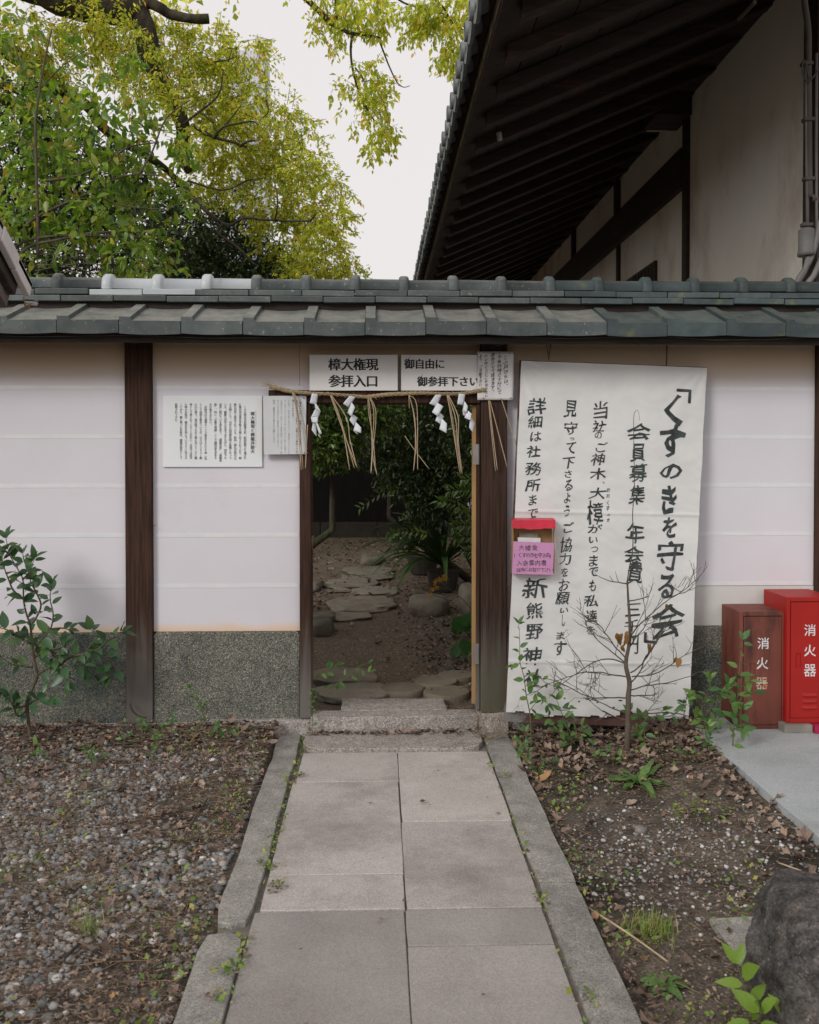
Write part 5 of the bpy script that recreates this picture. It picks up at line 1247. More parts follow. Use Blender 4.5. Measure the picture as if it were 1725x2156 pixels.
sl_l = [('yellowing thin seedling against the aggregate base left of the gate', [[(1360,1400),(1330,1330),(1300,1280),(1265,1230),(1250,1185)],[(1300,1280),(1340,1290)]], -.14, .034),
 ('green seedling clump left of the threshold', [[(1450,1580),(1440,1500),(1430,1430)],[(1445,1540),(1500,1480),(1540,1450)],[(1440,1500),(1390,1480)],[(1448,1560),(1520,1540)],[(1450,1570),(1470,1610)]], -.28, .046),
 ('seedling in the leaves right of the left post', [[(930,1470),(935,1430),(940,1395)],[(935,1440),(970,1440)]], -.35, .042),
 ('seedling below the left post among dead leaves', [[(815,1600),(818,1520),(800,1450),(820,1410)],[(818,1520),(850,1500)]], -.42, .036),
 ('low bright seedling in the gravel under the left shrub', [[(235,1620),(235,1600),(245,1570)]], -.55, .050),
 ('low seedling with paired leaves on the gravel below the left post', [[(600,1660),(600,1620),(570,1590)],[(600,1640),(650,1600),(690,1620)]], -.62, .040),
 ('spindly seedling near the wall left of the threshold', [[(1030,1570),(1040,1520),(1060,1440)],[(1040,1510),(1010,1490)]], -.45, .034),
 ('small seedling with two leaves by the left kerb', [[(980,1640),(1000,1600),(1010,1570)]], -.6, .036),
 ('upright seedling against the wall foot', [[(1130,1420),(1130,1395),(1135,1375)]], -.25, .034)]
for lb_, st, yy, sz in sl_l:
    plant('seedling', lb_, 'seedling', st, yy, 'seed', sz, group='seedlings left of the path', every=.022, start=.2, r0=.0016, conv=k5, facing=.7)
plant('seedling', 'weed sprout at the corner of the threshold and gate jamb', 'seedling', [[(325,1560),(330,1480),(325,1400),(335,1310)],[(330,1400),(350,1340)]], -.12, 'seed', .030, every=.018, conv=c4b, r0=.0014)
plant('arching_sprig', 'green sprig arching over the threshold from the gate jamb', 'plant', [[(330,1330),(420,1300),(510,1250),(570,1210),(640,1150),(700,1130)],[(330,1260),(400,1180),(490,1140)],[(570,1210),(640,1230),(700,1190)],[(510,1250),(520,1270)],[(420,1200),(450,1170)]],
      .02, 'seed', .052, every=.045, start=.2, r0=.0018, spread=.2, ground=False, conv=c4b)
plant('young_shoot', 'bright lime shoots sprouting before the dark boulder at the lower right corner', 'plant', [[(1480,1900),(1440,1680),(1410,1596),(1360,1480),(1310,1330),(1295,1280)],[(1440,1680),(1400,1600),(1360,1590)],[(1480,1800),(1560,1640),(1600,1540),(1610,1490)],[(1560,1640),(1640,1580),(1700,1545)],[(1410,1596),(1420,1530)]],
      -3.02, 'lime', .080, every=.036, start=.45, r0=.003, spread=.1, ground=True, conv=k7, facing=.9)
# bare sapling
bs = thing('bare_sapling', G(1321,1585), 'leafless sapling with tangled fine twigs and a few brown leaves before the banner', 'sapling')
tr = [(1020,1500),(1022,1400),(1030,1180),(1030,1050),(1035,1000),(1038,940),(1025,880),(1012,820),(1015,760),(1030,690),(1042,600),(1040,480),(1035,400),(1028,300),(1022,180)]
P = [W(*c5(*q), -.46) for q in tr]; P[0].z = gz(P[0].x, P[0].y)-.02; P = interp(P, 3); k = len(P)
MB().tube(P, [.0130*(1-i/k)**.8+.0042 for i in range(k)], 8).obj('trunk', M_twig, bs, smooth=True)
up_ = [W(*c5(1022,180), -.46)]+[W(*c4(*q), -.44) for q in [(1038,1700),(1060,1600),(1066,1430),(1062,1300),(1075,1100),(1073,900),(1070,700),(1072,560),(1095,520),(1112,560),(1112,600)]]
MB().tube(interp(up_, 4), [.0030*(1-i/45)+.0007 for i in range(45)], 5).obj('branch', M_twig, bs, smooth=True)
tw_n = 0
def branch(p, d, L_, r, depth, out_):
    n = max(4, int(L_/.025)); pts = [p]; d = d.normalized(); sidev = Vector((random.uniform(-1,1), random.uniform(-1,1), random.uniform(-1,1)))
    for i in range(n):
        d = (d + Vector((random.uniform(-.22,.22), random.uniform(-.22,.22), random.uniform(-.20,.22))) + (Vector((0,0,.05)) if depth else Vector((0,0,0)))).normalized()
        pts.append(pts[-1]+d*L_/n)
        if depth < 3 and random.random() < (.46 if depth == 0 else .38) and i > 0:
            dd = (d + Vector((random.uniform(-1,1), random.uniform(-.6,.6), random.uniform(-.75,.85)))*1.0).normalized()
            branch(pts[-1], dd, L_*random.uniform(.25,.55)*(1-i/n*.4), r*.55, depth+1, out_)
    out_.append((pts, r, depth))
main = [(1030,1180,(-.95,.1,.15),.26),(1020,1060,(-1,0,.12),.52),(1010,900,(-1,-.05,.12),.54),(1005,800,(-.8,.1,.55),.52),(1010,760,(-.7,0,.8),.42),(1030,690,(.7,.1,.7),.22),
        (1045,870,(.9,-.1,.30),.42),(1055,900,(1,.1,.12),.42),(1050,1000,(1,-.1,.12),.40),(1040,1040,(.8,.1,-.2),.26),(1060,1190,(1,0,.25),.42),(1042,600,(.75,0,.65),.52),(1030,1230,(-.7,0,.05),.25),(1030,200,(-.55,.1,.12),.16),(1035,330,(.6,.1,.15),.12),(1010,800,(-.5,.4,.5),.36),(1040,950,(.6,.4,.4),.36)]
for x, y, d, L_ in main:
    o_ = []; branch(W(*c5(x, y), -.46), Vector(d), L_, .0042, 0, o_)
    mb = MB()
    for pts, r, dp in o_:
        mb.tube(pts, [r*(1-i/len(pts)*.75)*.9+.00045 for i in range(len(pts))], 5 if dp == 0 else 3, cap=False)
    mb.obj('branch', M_twig, bs, smooth=True)
for x, y in ((940,590),(955,620),(985,590),(1000,640),(1025,575),(985,680),(1020,640),(965,600),(1180,670),(1385,770),(1420,775),(1310,370),(1005,600)):
    leaf_at(W(*c5(x, y-20), -.50+random.uniform(-.03,.03)), Vector((random.uniform(-.4,.4), random.uniform(-.3,.3), -1)), Vector((random.uniform(-.6,.6),-1,.2)), random.uniform(.042,.062), 'dead', bs)
# dry wiry weed at the gate post foot
dw = thing('dry_weed', W(1030,1575,-.18), 'dry wiry weed tangled at the foot of the right gate post', 'weed')
mb = MB(); sdm = MB()
for i in range(26):
    p = W(1030+random.uniform(-25,40), 1570+random.uniform(-8,6), -.2); p.z = gz(p.x, p.y); d = Vector((random.uniform(-.6,.7), random.uniform(-.3,.2), 1)).normalized(); pts = [p]; L_ = random.uniform(.12,.42)
    for j in range(7):
        d = (d+Vector((random.uniform(-.25,.25), random.uniform(-.2,.2), random.uniform(-.2,.05)))).normalized(); pts.append(pts[-1]+d*L_/7)
        if random.random() < .4:
            q = pts[-1]+Vector((random.uniform(-.05,.05),random.uniform(-.03,.03),random.uniform(-.01,.05))); mb.tube([pts[-1], q], .0006, 3); sdm.tube([q, q+Vector((0,0,.004))], .0016, 4)
    mb.tube(pts, [.0019*(1-j/9) for j in range(8)], 3)
mb.obj('stem', mat('dry_stem', (.24,.17,.11), (.30,.23,.16), rough=.9), dw); o = sdm.obj('seeds', M_dead, dw); o['kind'] = 'stuff'
# rosette weed
def rosette(px, py, n, L_, wd, label, m, cat='weed', name='rosette_weed', elev=(.1,.9)):
    p = G(px, py); t = thing(name, p, label, cat)
    me = leaf_mesh('leaf', m, wd, .35, 7, .10, .035)
    for i in range(n):
        a = i*2.4+random.random()*.5; e = random.uniform(*elev); d = Vector((math.cos(a), math.sin(a), e)); s_ = L_*random.uniform(.6,1.1)*(1.1-.35*e)
        d.normalize(); x = d.cross(Vector((0,0,1))).normalized(); z = x.cross(d); q = p+Vector((0,0,.01))
        M = Matrix(((x.x,d.x,z.x,q.x),(x.y,d.y,z.y,q.y),(x.z,d.z,z.z,q.z),(0,0,0,1))) @ Matrix.Scale(s_, 4)
        link('leaf', me, None, t, mw=M)
    return t
M_ros = mat('rosette_leaf', (.085,.16,.045), (.15,.24,.075), scale=9, rough=.5, bump=.2, trans=.2, rand=.2)
rosette(1347,1652, 17, .24, .21, 'bright green rosette weed with long jagged leaves in the soil', M_ros, elev=(.15,.8))
rosette(1392,2075, 14, .075, .45, 'small low rosette weed near the grass tuft at right', M_ros, elev=(.1,.5))
rosette(1405,2085, 5, .085, .5, 'little broad-leaved weed beside the small rosette at right', M_ros, elev=(.1,.3))
def tuft(px, py, n, L_, label, spread=.05, name='grass_tuft'):
    p = G(px, py); t = thing(name, p, label, 'grass'); vs = []; fs = []
    for i in range(n):
        a = random.random()*6.28; b = p+Vector((random.gauss(0,spread*.5), random.gauss(0,spread*.5), 0)); lean = random.uniform(.2,1.3); L2 = L_*random.uniform(.5,1.1); wv = Vector((-math.sin(a), math.cos(a), 0))*.0016; k = len(vs)
        for j in range(4):
            u = j/3; q = b+Vector((math.cos(a)*lean*u*L2*.8, math.sin(a)*lean*u*L2*.8, L2*(u-.45*u*u*lean))); w_ = wv*(1-u*.85); vs += [q-w_, q+w_]
        for j in range(3): fs.append((k+2*j, k+2*j+1, k+2*j+3, k+2*j+2))
    MB().add(vs, fs).obj('blades', M_grass, t); return t
tuft(1368,1965, 220, .085, 'fine green and straw grass tuft right of the path', .09)
tuft(185,1965, 60, .10, 'sparse bright grass tuft in the left gravel', .04)
tuft(165,1930, 26, .09, 'thin yellowish grass blades in the left gravel behind the brighter tuft', .03)
# fallen canes and sticks
def stick(pts, r, label, m, name='fallen_stick', cat='stick'):
    P = [G(a, b)+Vector((0,0,r+.010+h)) for a, b, h in pts]
    base = P[0].copy(); mb = MB().tube(interp([p-base for p in P], 3), [r*(1-.4*i/(3*len(P)-2)) for i in range(3*len(P)-2)], 7); o = mb.obj(name, m, smooth=True); o.location = base; tag(o, label, cat); return o
stick([(1237,1919,0),(1320,1978,.01),(1406,2034,0)], .0045, 'long straw-coloured cane lying right of the path', M_straw, 'fallen_cane')
stick([(1640,1824,0),(1716,1851,0)], .0035, 'short straw-coloured cane beside the dark boulder top', M_straw, 'fallen_cane')
stick([(1155,1624,.005),(1200,1633,.01),(1235,1645,.01),(1258,1662,0)], .007, 'brown fallen twig at the edge of the dead leaves right of the path', M_twigd)
stick([(1457,1930,0),(1455,1942,.01),(1500,1980,.01),(1580,2030,0)], .0028, 'thin brown runner twig lying on the soil by the boulder', M_twigd)
stick([(630,1687,0),(605,1720,.01),(562,1770,0)], .005, 'pale broken twig on the left gravel beside the kerb', M_twig) if False else None
stick([(436,1690,0),(415,1725,.01),(385,1770,0)], .0055, 'pale broken twig on the left gravel near the kerb', M_twig)
stick([(165,2000,0),(150,2020,.01),(125,2042,0)], .006, 'dark short twig on the gravel near the bright grass tuft', M_twigd)
stick([(400,1545,.02),(425,1560,.015),(470,1567,.01)], .005, 'dark forked twig leaning at the foot of the left post', M_twigd) if False else None
p_ = [W(*k5(858,1290), -.06), W(*k5(870,1330), -.10), W(*k5(905,1365), -.16), W(*k5(960,1380), -.22)]
o = MB().tube(interp([q-p_[0] for q in p_], 3), .0042, 6).obj('fallen_stick', M_twigd, smooth=True); o.location = p_[0]; tag(o, 'dark twig leaning on the foot of the left wall post', 'stick')
r_ = rock('loose_stone', 1352, 1757, 26, 14, .06, 'single bluish grey stone on the pale gravel patch', 'stone', m=M_kerb, seed=51, q=2)

# strap-leaved plant in a pot, leopard plants
def strap_plant(px, py, n, L_, wd, label, m, pot=True):
    p = G(px, py); t = thing('strap_leaf_plant', p, label, 'plant')
    if pot: MB().tube([p, p+Vector((0,0,.02)), p+Vector((0,0,.20)), p+Vector((0,0,.22))], [.13,.14,.17,.18], 16).obj('pot', M_pot, t, smooth=False)
    for i in range(n):
        a = random.random()*6.28; up0 = random.uniform(.6,2.2); L2 = L_*random.uniform(.6,1.1); q = p+Vector((0,0,.25 if pot else 0)); vs = []; d = Vector((math.cos(a), math.sin(a), up0)).normalized(); side = Vector((-math.sin(a), math.cos(a), 0)); fs = []
        for j in range(9):
            u = j/8; w_ = wd*(math.sin(math.pi*min(1,(u*.9+.12)))**.7)*.5
            vs += [q-side*w_, q+Vector((0,0,-w_*.5)), q+side*w_]; q = q+d*L2/8; d = (d+Vector((0,0,-.20-.10*u))).normalized()
        for j in range(8): fs += [(j*3,j*3+1,j*3+4,j*3+3),(j*3+1,j*3+2,j*3+5,j*3+4)]
        MB().add(vs, fs).obj('leaf', m, t, smooth=True)
a, b = c4b(1190,655); strap_plant(a, b, 46, 1.15, .060, 'large strap-leaved plant in a dark pot right of the garden path', M_strap)
a, b = c4b(1060,545); p = G(a, b)
o = MB().tube([(0,0,0),(0,0,.02),(0,0,.20),(0,0,.22)], [.12,.14,.19,.20], 16).obj('empty_pot', M_pot); o.location = p; tag(o, 'dark round pot standing left of the strap-leaved plant', 'pot')
def round_leaf(t, p, r, nrm, m):
    mb = MB(); n = 18; vs = [(0,0,0)]
    for i in range(n+1):
        a = math.pi*.08+(2*math.pi-.16*math.pi)*i/n - math.pi/2; k = r*(1+.05*math.sin(i*2.4)); vs.append((math.cos(a)*k, math.sin(a)*k, .12*r+.03*r*math.sin(i*1.7)))
    me = mb.add(vs, [(0,i+1,i+2) for i in range(n)]).mesh('leaf', True); me.materials.append(m)
    q = Vector(nrm).normalized().to_track_quat('Z', 'Y'); link('leaf', me, None, t, mw=Matrix.Translation(p) @ q.to_matrix().to_4x4())
for (x, y, pts, lb_) in ((1370,960,[(1310,880,.085),(1290,905,.06),(1360,850,.07)],'round-leaved plant with glossy leaves behind the door edge, upper clump'),(1350,1130,[(1310,1050,.075),(1345,1020,.06),(1275,1060,.045)],'round-leaved plant low behind the door edge')):
    a, b = c4b(x, y); p = G(a, b); t = thing('round_leaf_plant', p, lb_, 'plant')
    for (lx, ly_, r) in pts:
        q = W(*c4b(lx, ly_), p.y-.05+random.uniform(-.05,.05)); MB().tube([p, (p+q)/2+Vector((0,0,.02)), q], .003, 5).obj('stalk', M_stem, t, smooth=True); round_leaf(t, q, r, (random.uniform(-.3,.3),-.7,.8), M_farf)
fl = thing('yellow_flower_stalk', G(*c4b(1400,900)), 'leaning stalk with withered yellow daisy heads beside the boulder', 'flower'); yy = fl.location.y
for st in ([(1400,800),(1330,720),(1260,660),(1200,615),(1185,575)], [(1330,820),(1270,750),(1220,710),(1160,690),(1115,675)], [(1230,640),(1190,635),(1150,625)], [(1200,615),(1165,590),(1140,595)]):
    P = [W(*c4b(*q), yy-.1) for q in st]; MB().tube(interp(P, 4), .0035, 5).obj('stalk', M_stem, fl, smooth=True)
for x, y in ((1200,555),(1180,580),(1150,630),(1120,640),(1110,680),(1140,590),(1205,570),(1165,575)):
    p = W(*c4b(x, y), yy-.1+random.uniform(-.03,.03)); mb = MB()
    for i in range(9):
        a = i*.7; d = Vector((math.cos(a), random.uniform(-.4,.4), math.sin(a)-.3))*random.uniform(.02,.034); s_ = Vector((-math.sin(a),0,math.cos(a)))*.004; mb.add([p, p+d*.6+s_, p+d, p+d*.6-s_], [(0,1,2,3)])
    mb.obj('flower_head', M_yel, fl)

# ================================================================== trees and shrubs
def noise3(P, s, o=0.0):
    return np.array([noise.noise(Vector((p[0]*s+o, p[1]*s, p[2]*s))) for p in P])
def leaves_from_twigs(n_tw, blobs, per, twig_len, leaf, droop=.5, wid=.5, jitter=1.0, upn=.6, hang=0.0):
    """twig starts spread over ellipsoids; each twig carries several leaves. returns leaf arrays + twig segments"""
    vol = np.array([b[3]*b[5]**2 if len(b) > 5 else b[3]**2 for b in blobs]); pr = vol/vol.sum()
    idx = rng.choice(len(blobs), n_tw, p=pr); B = np.array([(b[0],b[1],b[2],b[3],b[4]) for b in blobs])[idx]
    u = unit(rng.normal(size=(n_tw,3))); rr = rng.random(n_tw)[:,None]**.42
    P0 = B[:,0:3] + u*rr*np.stack([B[:,3],B[:,4],B[:,3]],1)
    D = unit(u*.8 + rng.normal(size=(n_tw,3))*.6*jitter + np.array([0,0,-droop]))
    t = np.linspace(.15,1,per)[None,:,None]
    P = P0[:,None,:] + D[:,None,:]*twig_len*t + np.array([0,0,-1])*(t**2)*twig_len*.25*droop
    P = P + rng.normal(size=P.shape)*leaf*.25
    side = unit(np.cross(D, rng.normal(size=(n_tw,3))))[:,None,:]; alt = np.where(np.arange(per)%2==0, 1, -1)[None,:,None]
    Dl = D[:,None,:]*.6 + side*alt*.9 + rng.normal(size=P.shape)*.35 + np.array([0,0,-hang])
    Nl = np.array([0,0,upn]) + rng.normal(size=P.shape)*.45
    Sz = leaf*rng.uniform(.5,1.25,size=(n_tw,per))
    return P.reshape(-1,3), Dl.reshape(-1,3), Nl.reshape(-1,3), Sz.reshape(-1), P0, P0+D*twig_len
def foliage(name, root, m, data, wid, LOD=LEAF2):
    P, D, Nn, Sz, a, b = data; X, Y, Z = frames(D, Nn); s = Sz[:,None]
    return scatter(name, LOD[0], LOD[1], P, X*s*wid, Y*s, Z*s, m, root, smooth=False)
TRI = ([(1,0,0),(-.5,.866,0),(-.5,-.866,0),(1,0,1),(-.5,.866,1),(-.5,-.866,1)], [(0,1,4,3),(1,2,5,4),(2,0,3,5)])
def twigs(name, root, m, a, b, r):
    D = b-a; X = unit(np.cross(D, rng.normal(size=D.shape)))*r; Y = unit(np.cross(D, X))*r
    return scatter(name, TRI[0], TRI[1], a, X, Y, D, m, root)
def blob(px, py, r, dep, ydep=None):
    y = CAM.y+dep; p = W(px, py, y); rr = r*dep/F; return (p.x, p.y, p.z, rr, ydep or rr)
def limb(root, pts, r0, r1, m, name='limb', n=8, y=None):
    P = interp([W(a, b, CAM.y+(q[0] if q else y)) for a, b, *q in pts], 5); k = len(P)
    mb = MB(); 
    return mb.tube([p+Vector((noise.noise(p*3),0,noise.noise(p*3+Vector((5,5,5)))))*r0*.35 for p in P], [(r0+(r1-r0)*i/(k-1))*(1+.14*noise.noise(p*5)) for i, p in enumerate(P)], n).obj(name, m, root, smooth=True)

# camphor tree: big limbs from the upper left, hanging sprays
cdep = 10.5
ct = thing('camphor_tree', (-4.2,5.2,.3), 'huge old camphor tree with thick mossy limbs and yellow-green leaves', 'tree')
limb(ct, [(-260,60,10.2),(-60,-60,10.2),(80,-30,10.2),(150,0,10.2),(215,8,10.2),(270,20,10.2),(292,40,10.2)], .20, .165, M_bark, n=14)
limb(ct, [(240,-8,10.2),(285,20,10.2),(300,50,10.2),(308,85,10.2),(322,130,10.25),(335,170,10.3),(352,205,10.35),(375,245,10.4),(390,290,10.5),(385,330,10.6),(400,360,10.7)], .145, .055, M_bark, n=14)
limb(ct, [(296,22,10.2),(315,5,10.2),(340,15,10.1),(360,30,10.1),(395,38,10.0),(442,38,10.0)], .062, .046, M_bark, n=10)
limb(ct, [(315,8,10.2),(322,-20,10.2),(330,-80,10.2)], .05, .04, M_bark)
limb(ct, [(-40,60,10.6),(20,110,10.6),(60,135,10.6),(95,150,10.6),(105,165,10.6)], .10, .07, M_bark, n=10)
limb(ct, [(70,187,10.6),(110,186,10.6),(150,200,10.6),(185,225,10.6),(205,250,10.6),(225,272,10.6),(260,300,10.7),(320,335,10.8),(360,370,11),(400,420,11.2)], .070, .035, M_bark, n=10)
for pts, r in (([(405,262,9.5),(435,280,9.5),(455,290,9.4),(490,298,9.4),(520,310,9.4)], .022), ([(450,292,9.4),(470,268,9.3),(500,260,9.3),(530,255,9.3),(545,262,9.3)], .014), ([(505,308,9.4),(520,298,9.3),(540,296,9.3)], .014),
   ([(390,390,9.6),(420,430,9.6),(455,460,9.6),(483,473,9.6),(515,458,9.5),(550,462,9.5),(600,465,9.5),(655,465,9.4)], .020), ([(470,470,9.6),(460,490,9.6),(500,520,9.6),(540,560,9.6)], .016),
   ([(470,270,9.4),(490,245,9.4),(505,225,9.4)], .010), ([(460,285,9.4),(440,250,9.4),(410,230,9.4)], .010), ([(450,130,9.4),(480,125,9.4),(500,118,9.4)], .009), ([(560,210,9.4),(565,235,9.4),(550,250,9.4)], .009), ([(480,130,9.4),(490,100,9.4)], .008),
   ([(395,380,9.6),(470,400,9.6),(520,380,9.6),(560,375,9.6)], .010), ([(380,265,9.5),(420,235,9.4),(460,200,9.4),(470,150,9.4)], .014), ([(655,465,9.4),(665,450,9.4),(640,480,9.4)], .008), ([(580,465,9.5),(585,420,9.4),(580,390,9.4)], .009)):
    limb(ct, pts, r*1.05, r*.5, M_bark, n=6)
CB = [(450,110,50),(515,105,40),(545,85,18),(440,190,70),(520,200,50),(560,130,20),(600,240,32),(635,270,30),(655,320,30),(490,300,70),(580,320,60),(640,350,38),(690,380,30),(715,395,16),(560,410,65),(640,430,55),(695,470,38),(722,440,14),(600,500,60),(670,530,55),(722,535,26),(738,572,18),(740,560,14),(430,380,50),(345,60,40),(240,110,55),(310,150,50),(380,110,40),(60,80,60),(110,140,50),(180,70,40),(30,180,50),(410,60,22),(640,575,40),(700,575,30),(470,250,50)]
bl = [blob(x, y, r, cdep+.4*math.sin(x*.05+y*.03), r*.6*cdep/F) for x, y, r in CB] + [blob(x, y, r, 9.5, r*.8*cdep/F) for x, y, r in ((345,150,34),(372,215,34),(400,290,36),(330,90,24),(250,60,40),(180,40,40),(290,190,30))]
d_ = leaves_from_twigs(2350, bl, 14, .19, .058, droop=.45, hang=.6, upn=.3)
foliage('crown', ct, M_camph, d_, .46); twigs('twigs', ct, M_twigd, d_[4], d_[5], .003)
# hanging sprays against the sky
hd = 8.4
limb(ct, [(600,-40,hd),(648,0,hd),(690,42,hd),(712,58,hd),(745,70,hd),(770,72,hd),(800,80,hd)], .030, .012, M_bark, n=8)
limb(ct, [(742,72,hd),(738,100,hd),(741,135,hd),(752,180,hd),(765,215,hd),(780,240,hd),(792,262,hd)], .013, .005, M_bark, n=6)
limb(ct, [(796,78,hd),(808,110,hd),(820,140,hd),(836,172,hd),(850,183,hd),(864,180,hd)], .009, .003, M_bark, n=6)
limb(ct, [(712,56,hd),(708,20,hd),(704,-20,hd)], .010, .008, M_bark, n=6)
limb(ct, [(748,142,hd),(762,160,hd),(768,172,hd),(785,165,hd)], .008, .004, M_bark, n=6)
limb(ct, [(900,-10,hd),(930,10,hd),(948,40,hd),(960,55,hd),(985,65,hd)], .012, .004, M_bark, n=6)
limb(ct, [(820,-20,hd),(850,5,hd),(900,20,hd),(940,30,hd)], .012, .005, M_bark, n=6)
HB = [(735,15,45),(780,20,40),(690,10,30),(660,45,14),(800,60,16),(720,70,14),(705,85,12),(778,150,26),(795,130,14),(742,90,8),(730,170,14),(700,182,11),(790,185,26),(812,170,16),(795,215,26),(812,235,20),(815,262,18),(800,288,22),(780,300,12),(790,320,14),(760,200,14),(728,225,10),(742,250,8),(824,280,12),
      (865,15,34),(905,20,36),(950,20,42),(990,25,34),(1010,60,26),(980,90,30),(945,75,24),(905,60,22),(960,120,22),(990,140,12),(930,115,14),(870,60,18),(1005,100,16),(1010,20,25)]
bl = [blob(x, y, r, hd, None) for x, y, r in HB]
d_ = leaves_from_twigs(560, bl, 9, .11, .062, droop=.9, hang=1.1, upn=.2)
foliage('hanging_spray', ct, M_camph, d_, .46); twigs('twigs', ct, M_twigd, d_[4], d_[5], .0016)
# the rest of the crown, above the picture: it shades the garden
up_b = [(-4.5,4,8.2,1.6,1.8),(-2.6,5.5,8.8,1.5,1.6),(-3,7.5,9.6,1.6,1.6),(-.5,8.4,10.2,1.6,1.6),(-6,6,8,2,2),(-5,2,7.2,1.4,1.4)]
d_ = leaves_from_twigs(850, up_b, 10, .55, .20, droop=.3, hang=.3)
foliage('upper_crown', ct, M_camph, d_, .5)
tr_ = MB().tube([(-5.2,4.9,-.2),(-5.1,4.9,1.2),(-4.9,4.8,3.0),(-4.6,4.7,4.6),W(-100,0,CAM.y+10.2)], [.62,.48,.42,.36,.24], 16).obj('trunk', M_bark, ct, smooth=True)

# broad-leaved privet in front, left
pt_ = thing('privet_tree', (-3.6,2.0,.1), 'bushy broadleaf tree with larger fresh green leaves and berries right behind the wall', 'tree')
pdp = 7.45
br = [([(20,620,pdp),(30,560,pdp),(60,520,pdp),(120,505,pdp),(200,490,pdp),(300,490,pdp)], .018), ([(0,540,pdp),(60,505,pdp),(150,495,pdp),(230,498,pdp),(300,500,pdp)], .014), ([(80,540,pdp),(78,400,pdp),(75,270,pdp),(82,200,pdp),(95,120,pdp),(110,60,pdp)], .014),
      ([(100,380,pdp),(160,370,pdp),(220,345,pdp),(270,310,pdp),(330,300,pdp)], .013), ([(35,510,pdp),(60,470,pdp),(110,440,pdp),(190,405,pdp),(260,370,pdp),(330,368,pdp)], .014), ([(290,370,pdp),(320,320,pdp),(350,250,pdp),(400,210,pdp)], .010),
      ([(20,660,pdp),(90,580,pdp),(170,600,pdp)], .008), ([(75,570,pdp),(200,555,pdp),(330,600,pdp)], .007), ([(40,560,pdp),(140,560,pdp),(240,590,pdp),(330,620,pdp)], .006), ([(50,545,pdp),(120,530,pdp),(190,535,pdp),(260,560,pdp)], .006),
      ([(30,590,pdp),(110,545,pdp),(190,545,pdp)], .006), ([(60,600,pdp),(150,570,pdp),(230,620,pdp)], .005), ([(100,520,pdp),(160,535,pdp),(260,600,pdp)], .005), ([(90,340,pdp),(60,300,pdp),(20,280,pdp)], .008), ([(82,200,pdp),(50,150,pdp),(30,90,pdp)], .007), ([(82,190,pdp),(130,140,pdp),(190,100,pdp)], .006),
      ([(160,370,pdp),(180,300,pdp),(200,240,pdp)], .007), ([(190,405,pdp),(250,430,pdp),(330,440,pdp),(380,430,pdp)], .007)]
for pts, r in br: limb(pt_, pts, r, r*.4, M_twig, n=6, name='branch')
MB().tube([(-3.7,2.3,-.1),(-3.6,2.25,1.0),(-3.4,2.2,2.0),W(20,600,CAM.y+pdp)], [.07,.06,.045,.02], 8).obj('trunk', M_twig, pt_, smooth=True)
PB = [(50,60,30),(20,110,35),(140,100,16),(90,160,25),(50,210,35),(150,190,25),(235,170,20),(120,250,55),(200,250,50),(290,240,45),(40,290,50),(340,300,30),(250,310,50),(120,340,55),(380,320,22),(50,390,55),(190,380,55),(290,370,45),(350,400,32),(100,450,55),(200,455,50),(290,450,45),(385,435,22),(150,510,35),(270,520,45),(350,510,35),(400,470,18),(320,560,30),(350,575,22),(30,470,40),(215,560,22),(280,130,22),(170,575,10),(60,560,12)]
bl = [blob(x, y, r, 7.75+.3*math.sin(x*.04+y*.06), None) for x, y, r in PB]
d_ = leaves_from_twigs(620, bl, 5, .10, .090, droop=.35, hang=.55, upn=.55)
P, D, Nn, Sz, a_, b_ = d_
order = np.argsort(P[:,1]); sel = order[:300]; rest = order[300:]
X, Y, Z = frames(D[sel], Nn[sel])
for i in range(300):
    s = float(Sz[sel[i]]); p = P[sel[i]]; M = Matrix(((X[i][0],Y[i][0],Z[i][0],p[0]),(X[i][1],Y[i][1],Z[i][1],p[1]),(X[i][2],Y[i][2],Z[i][2],p[2]),(0,0,0,1))) @ Matrix.Scale(s, 4)
    link('leaf', random.choice(LM['priv']), None, pt_, mw=M)
foliage('leaf_mass', pt_, M_privet, (P[rest], D[rest], Nn[rest], Sz[rest], None, None), .50, LEAF6)
twigs('twigs', pt_, M_twig, a_, b_, .0022)
# berries
bb = blob(320,480,1,pdp-.3)
ico = [(0,0,1),(.89,0,.45),(.28,.85,.45),(-.72,.53,.45),(-.72,-.53,.45),(.28,-.85,.45),(.72,.53,-.45),(-.28,.85,-.45),(-.89,0,-.45),(-.28,-.85,-.45),(.72,-.53,-.45),(0,0,-1)]
icf = [(0,1,2),(0,2,3),(0,3,4),(0,4,5),(0,5,1),(1,6,2),(2,7,3),(3,8,4),(4,9,5),(5,10,1),(6,7,2),(7,8,3),(8,9,4),(9,10,5),(10,6,1),(11,7,6),(11,8,7),(11,9,8),(11,10,9),(11,6,10)]
cl_ = []
for x, y in ((265,400),(280,420),(300,440),(335,455),(350,470),(370,500),(290,470),(320,490),(345,520)):
    q = np.array(W(x, y, CAM.y+pdp-.45)); cl_.append(q+rng.normal(size=(14,3))*np.array([.035,.03,.035]))
P = np.concatenate(cl_); I = np.eye(3)*.0048
scatter('berries', ico, icf, P, np.tile(I[0],(len(P),1)), np.tile(I[1],(len(P),1)), np.tile(I[2],(len(P),1)), mat('berry', (.012,.014,.022), (.03,.035,.05), rough=.4), pt_)

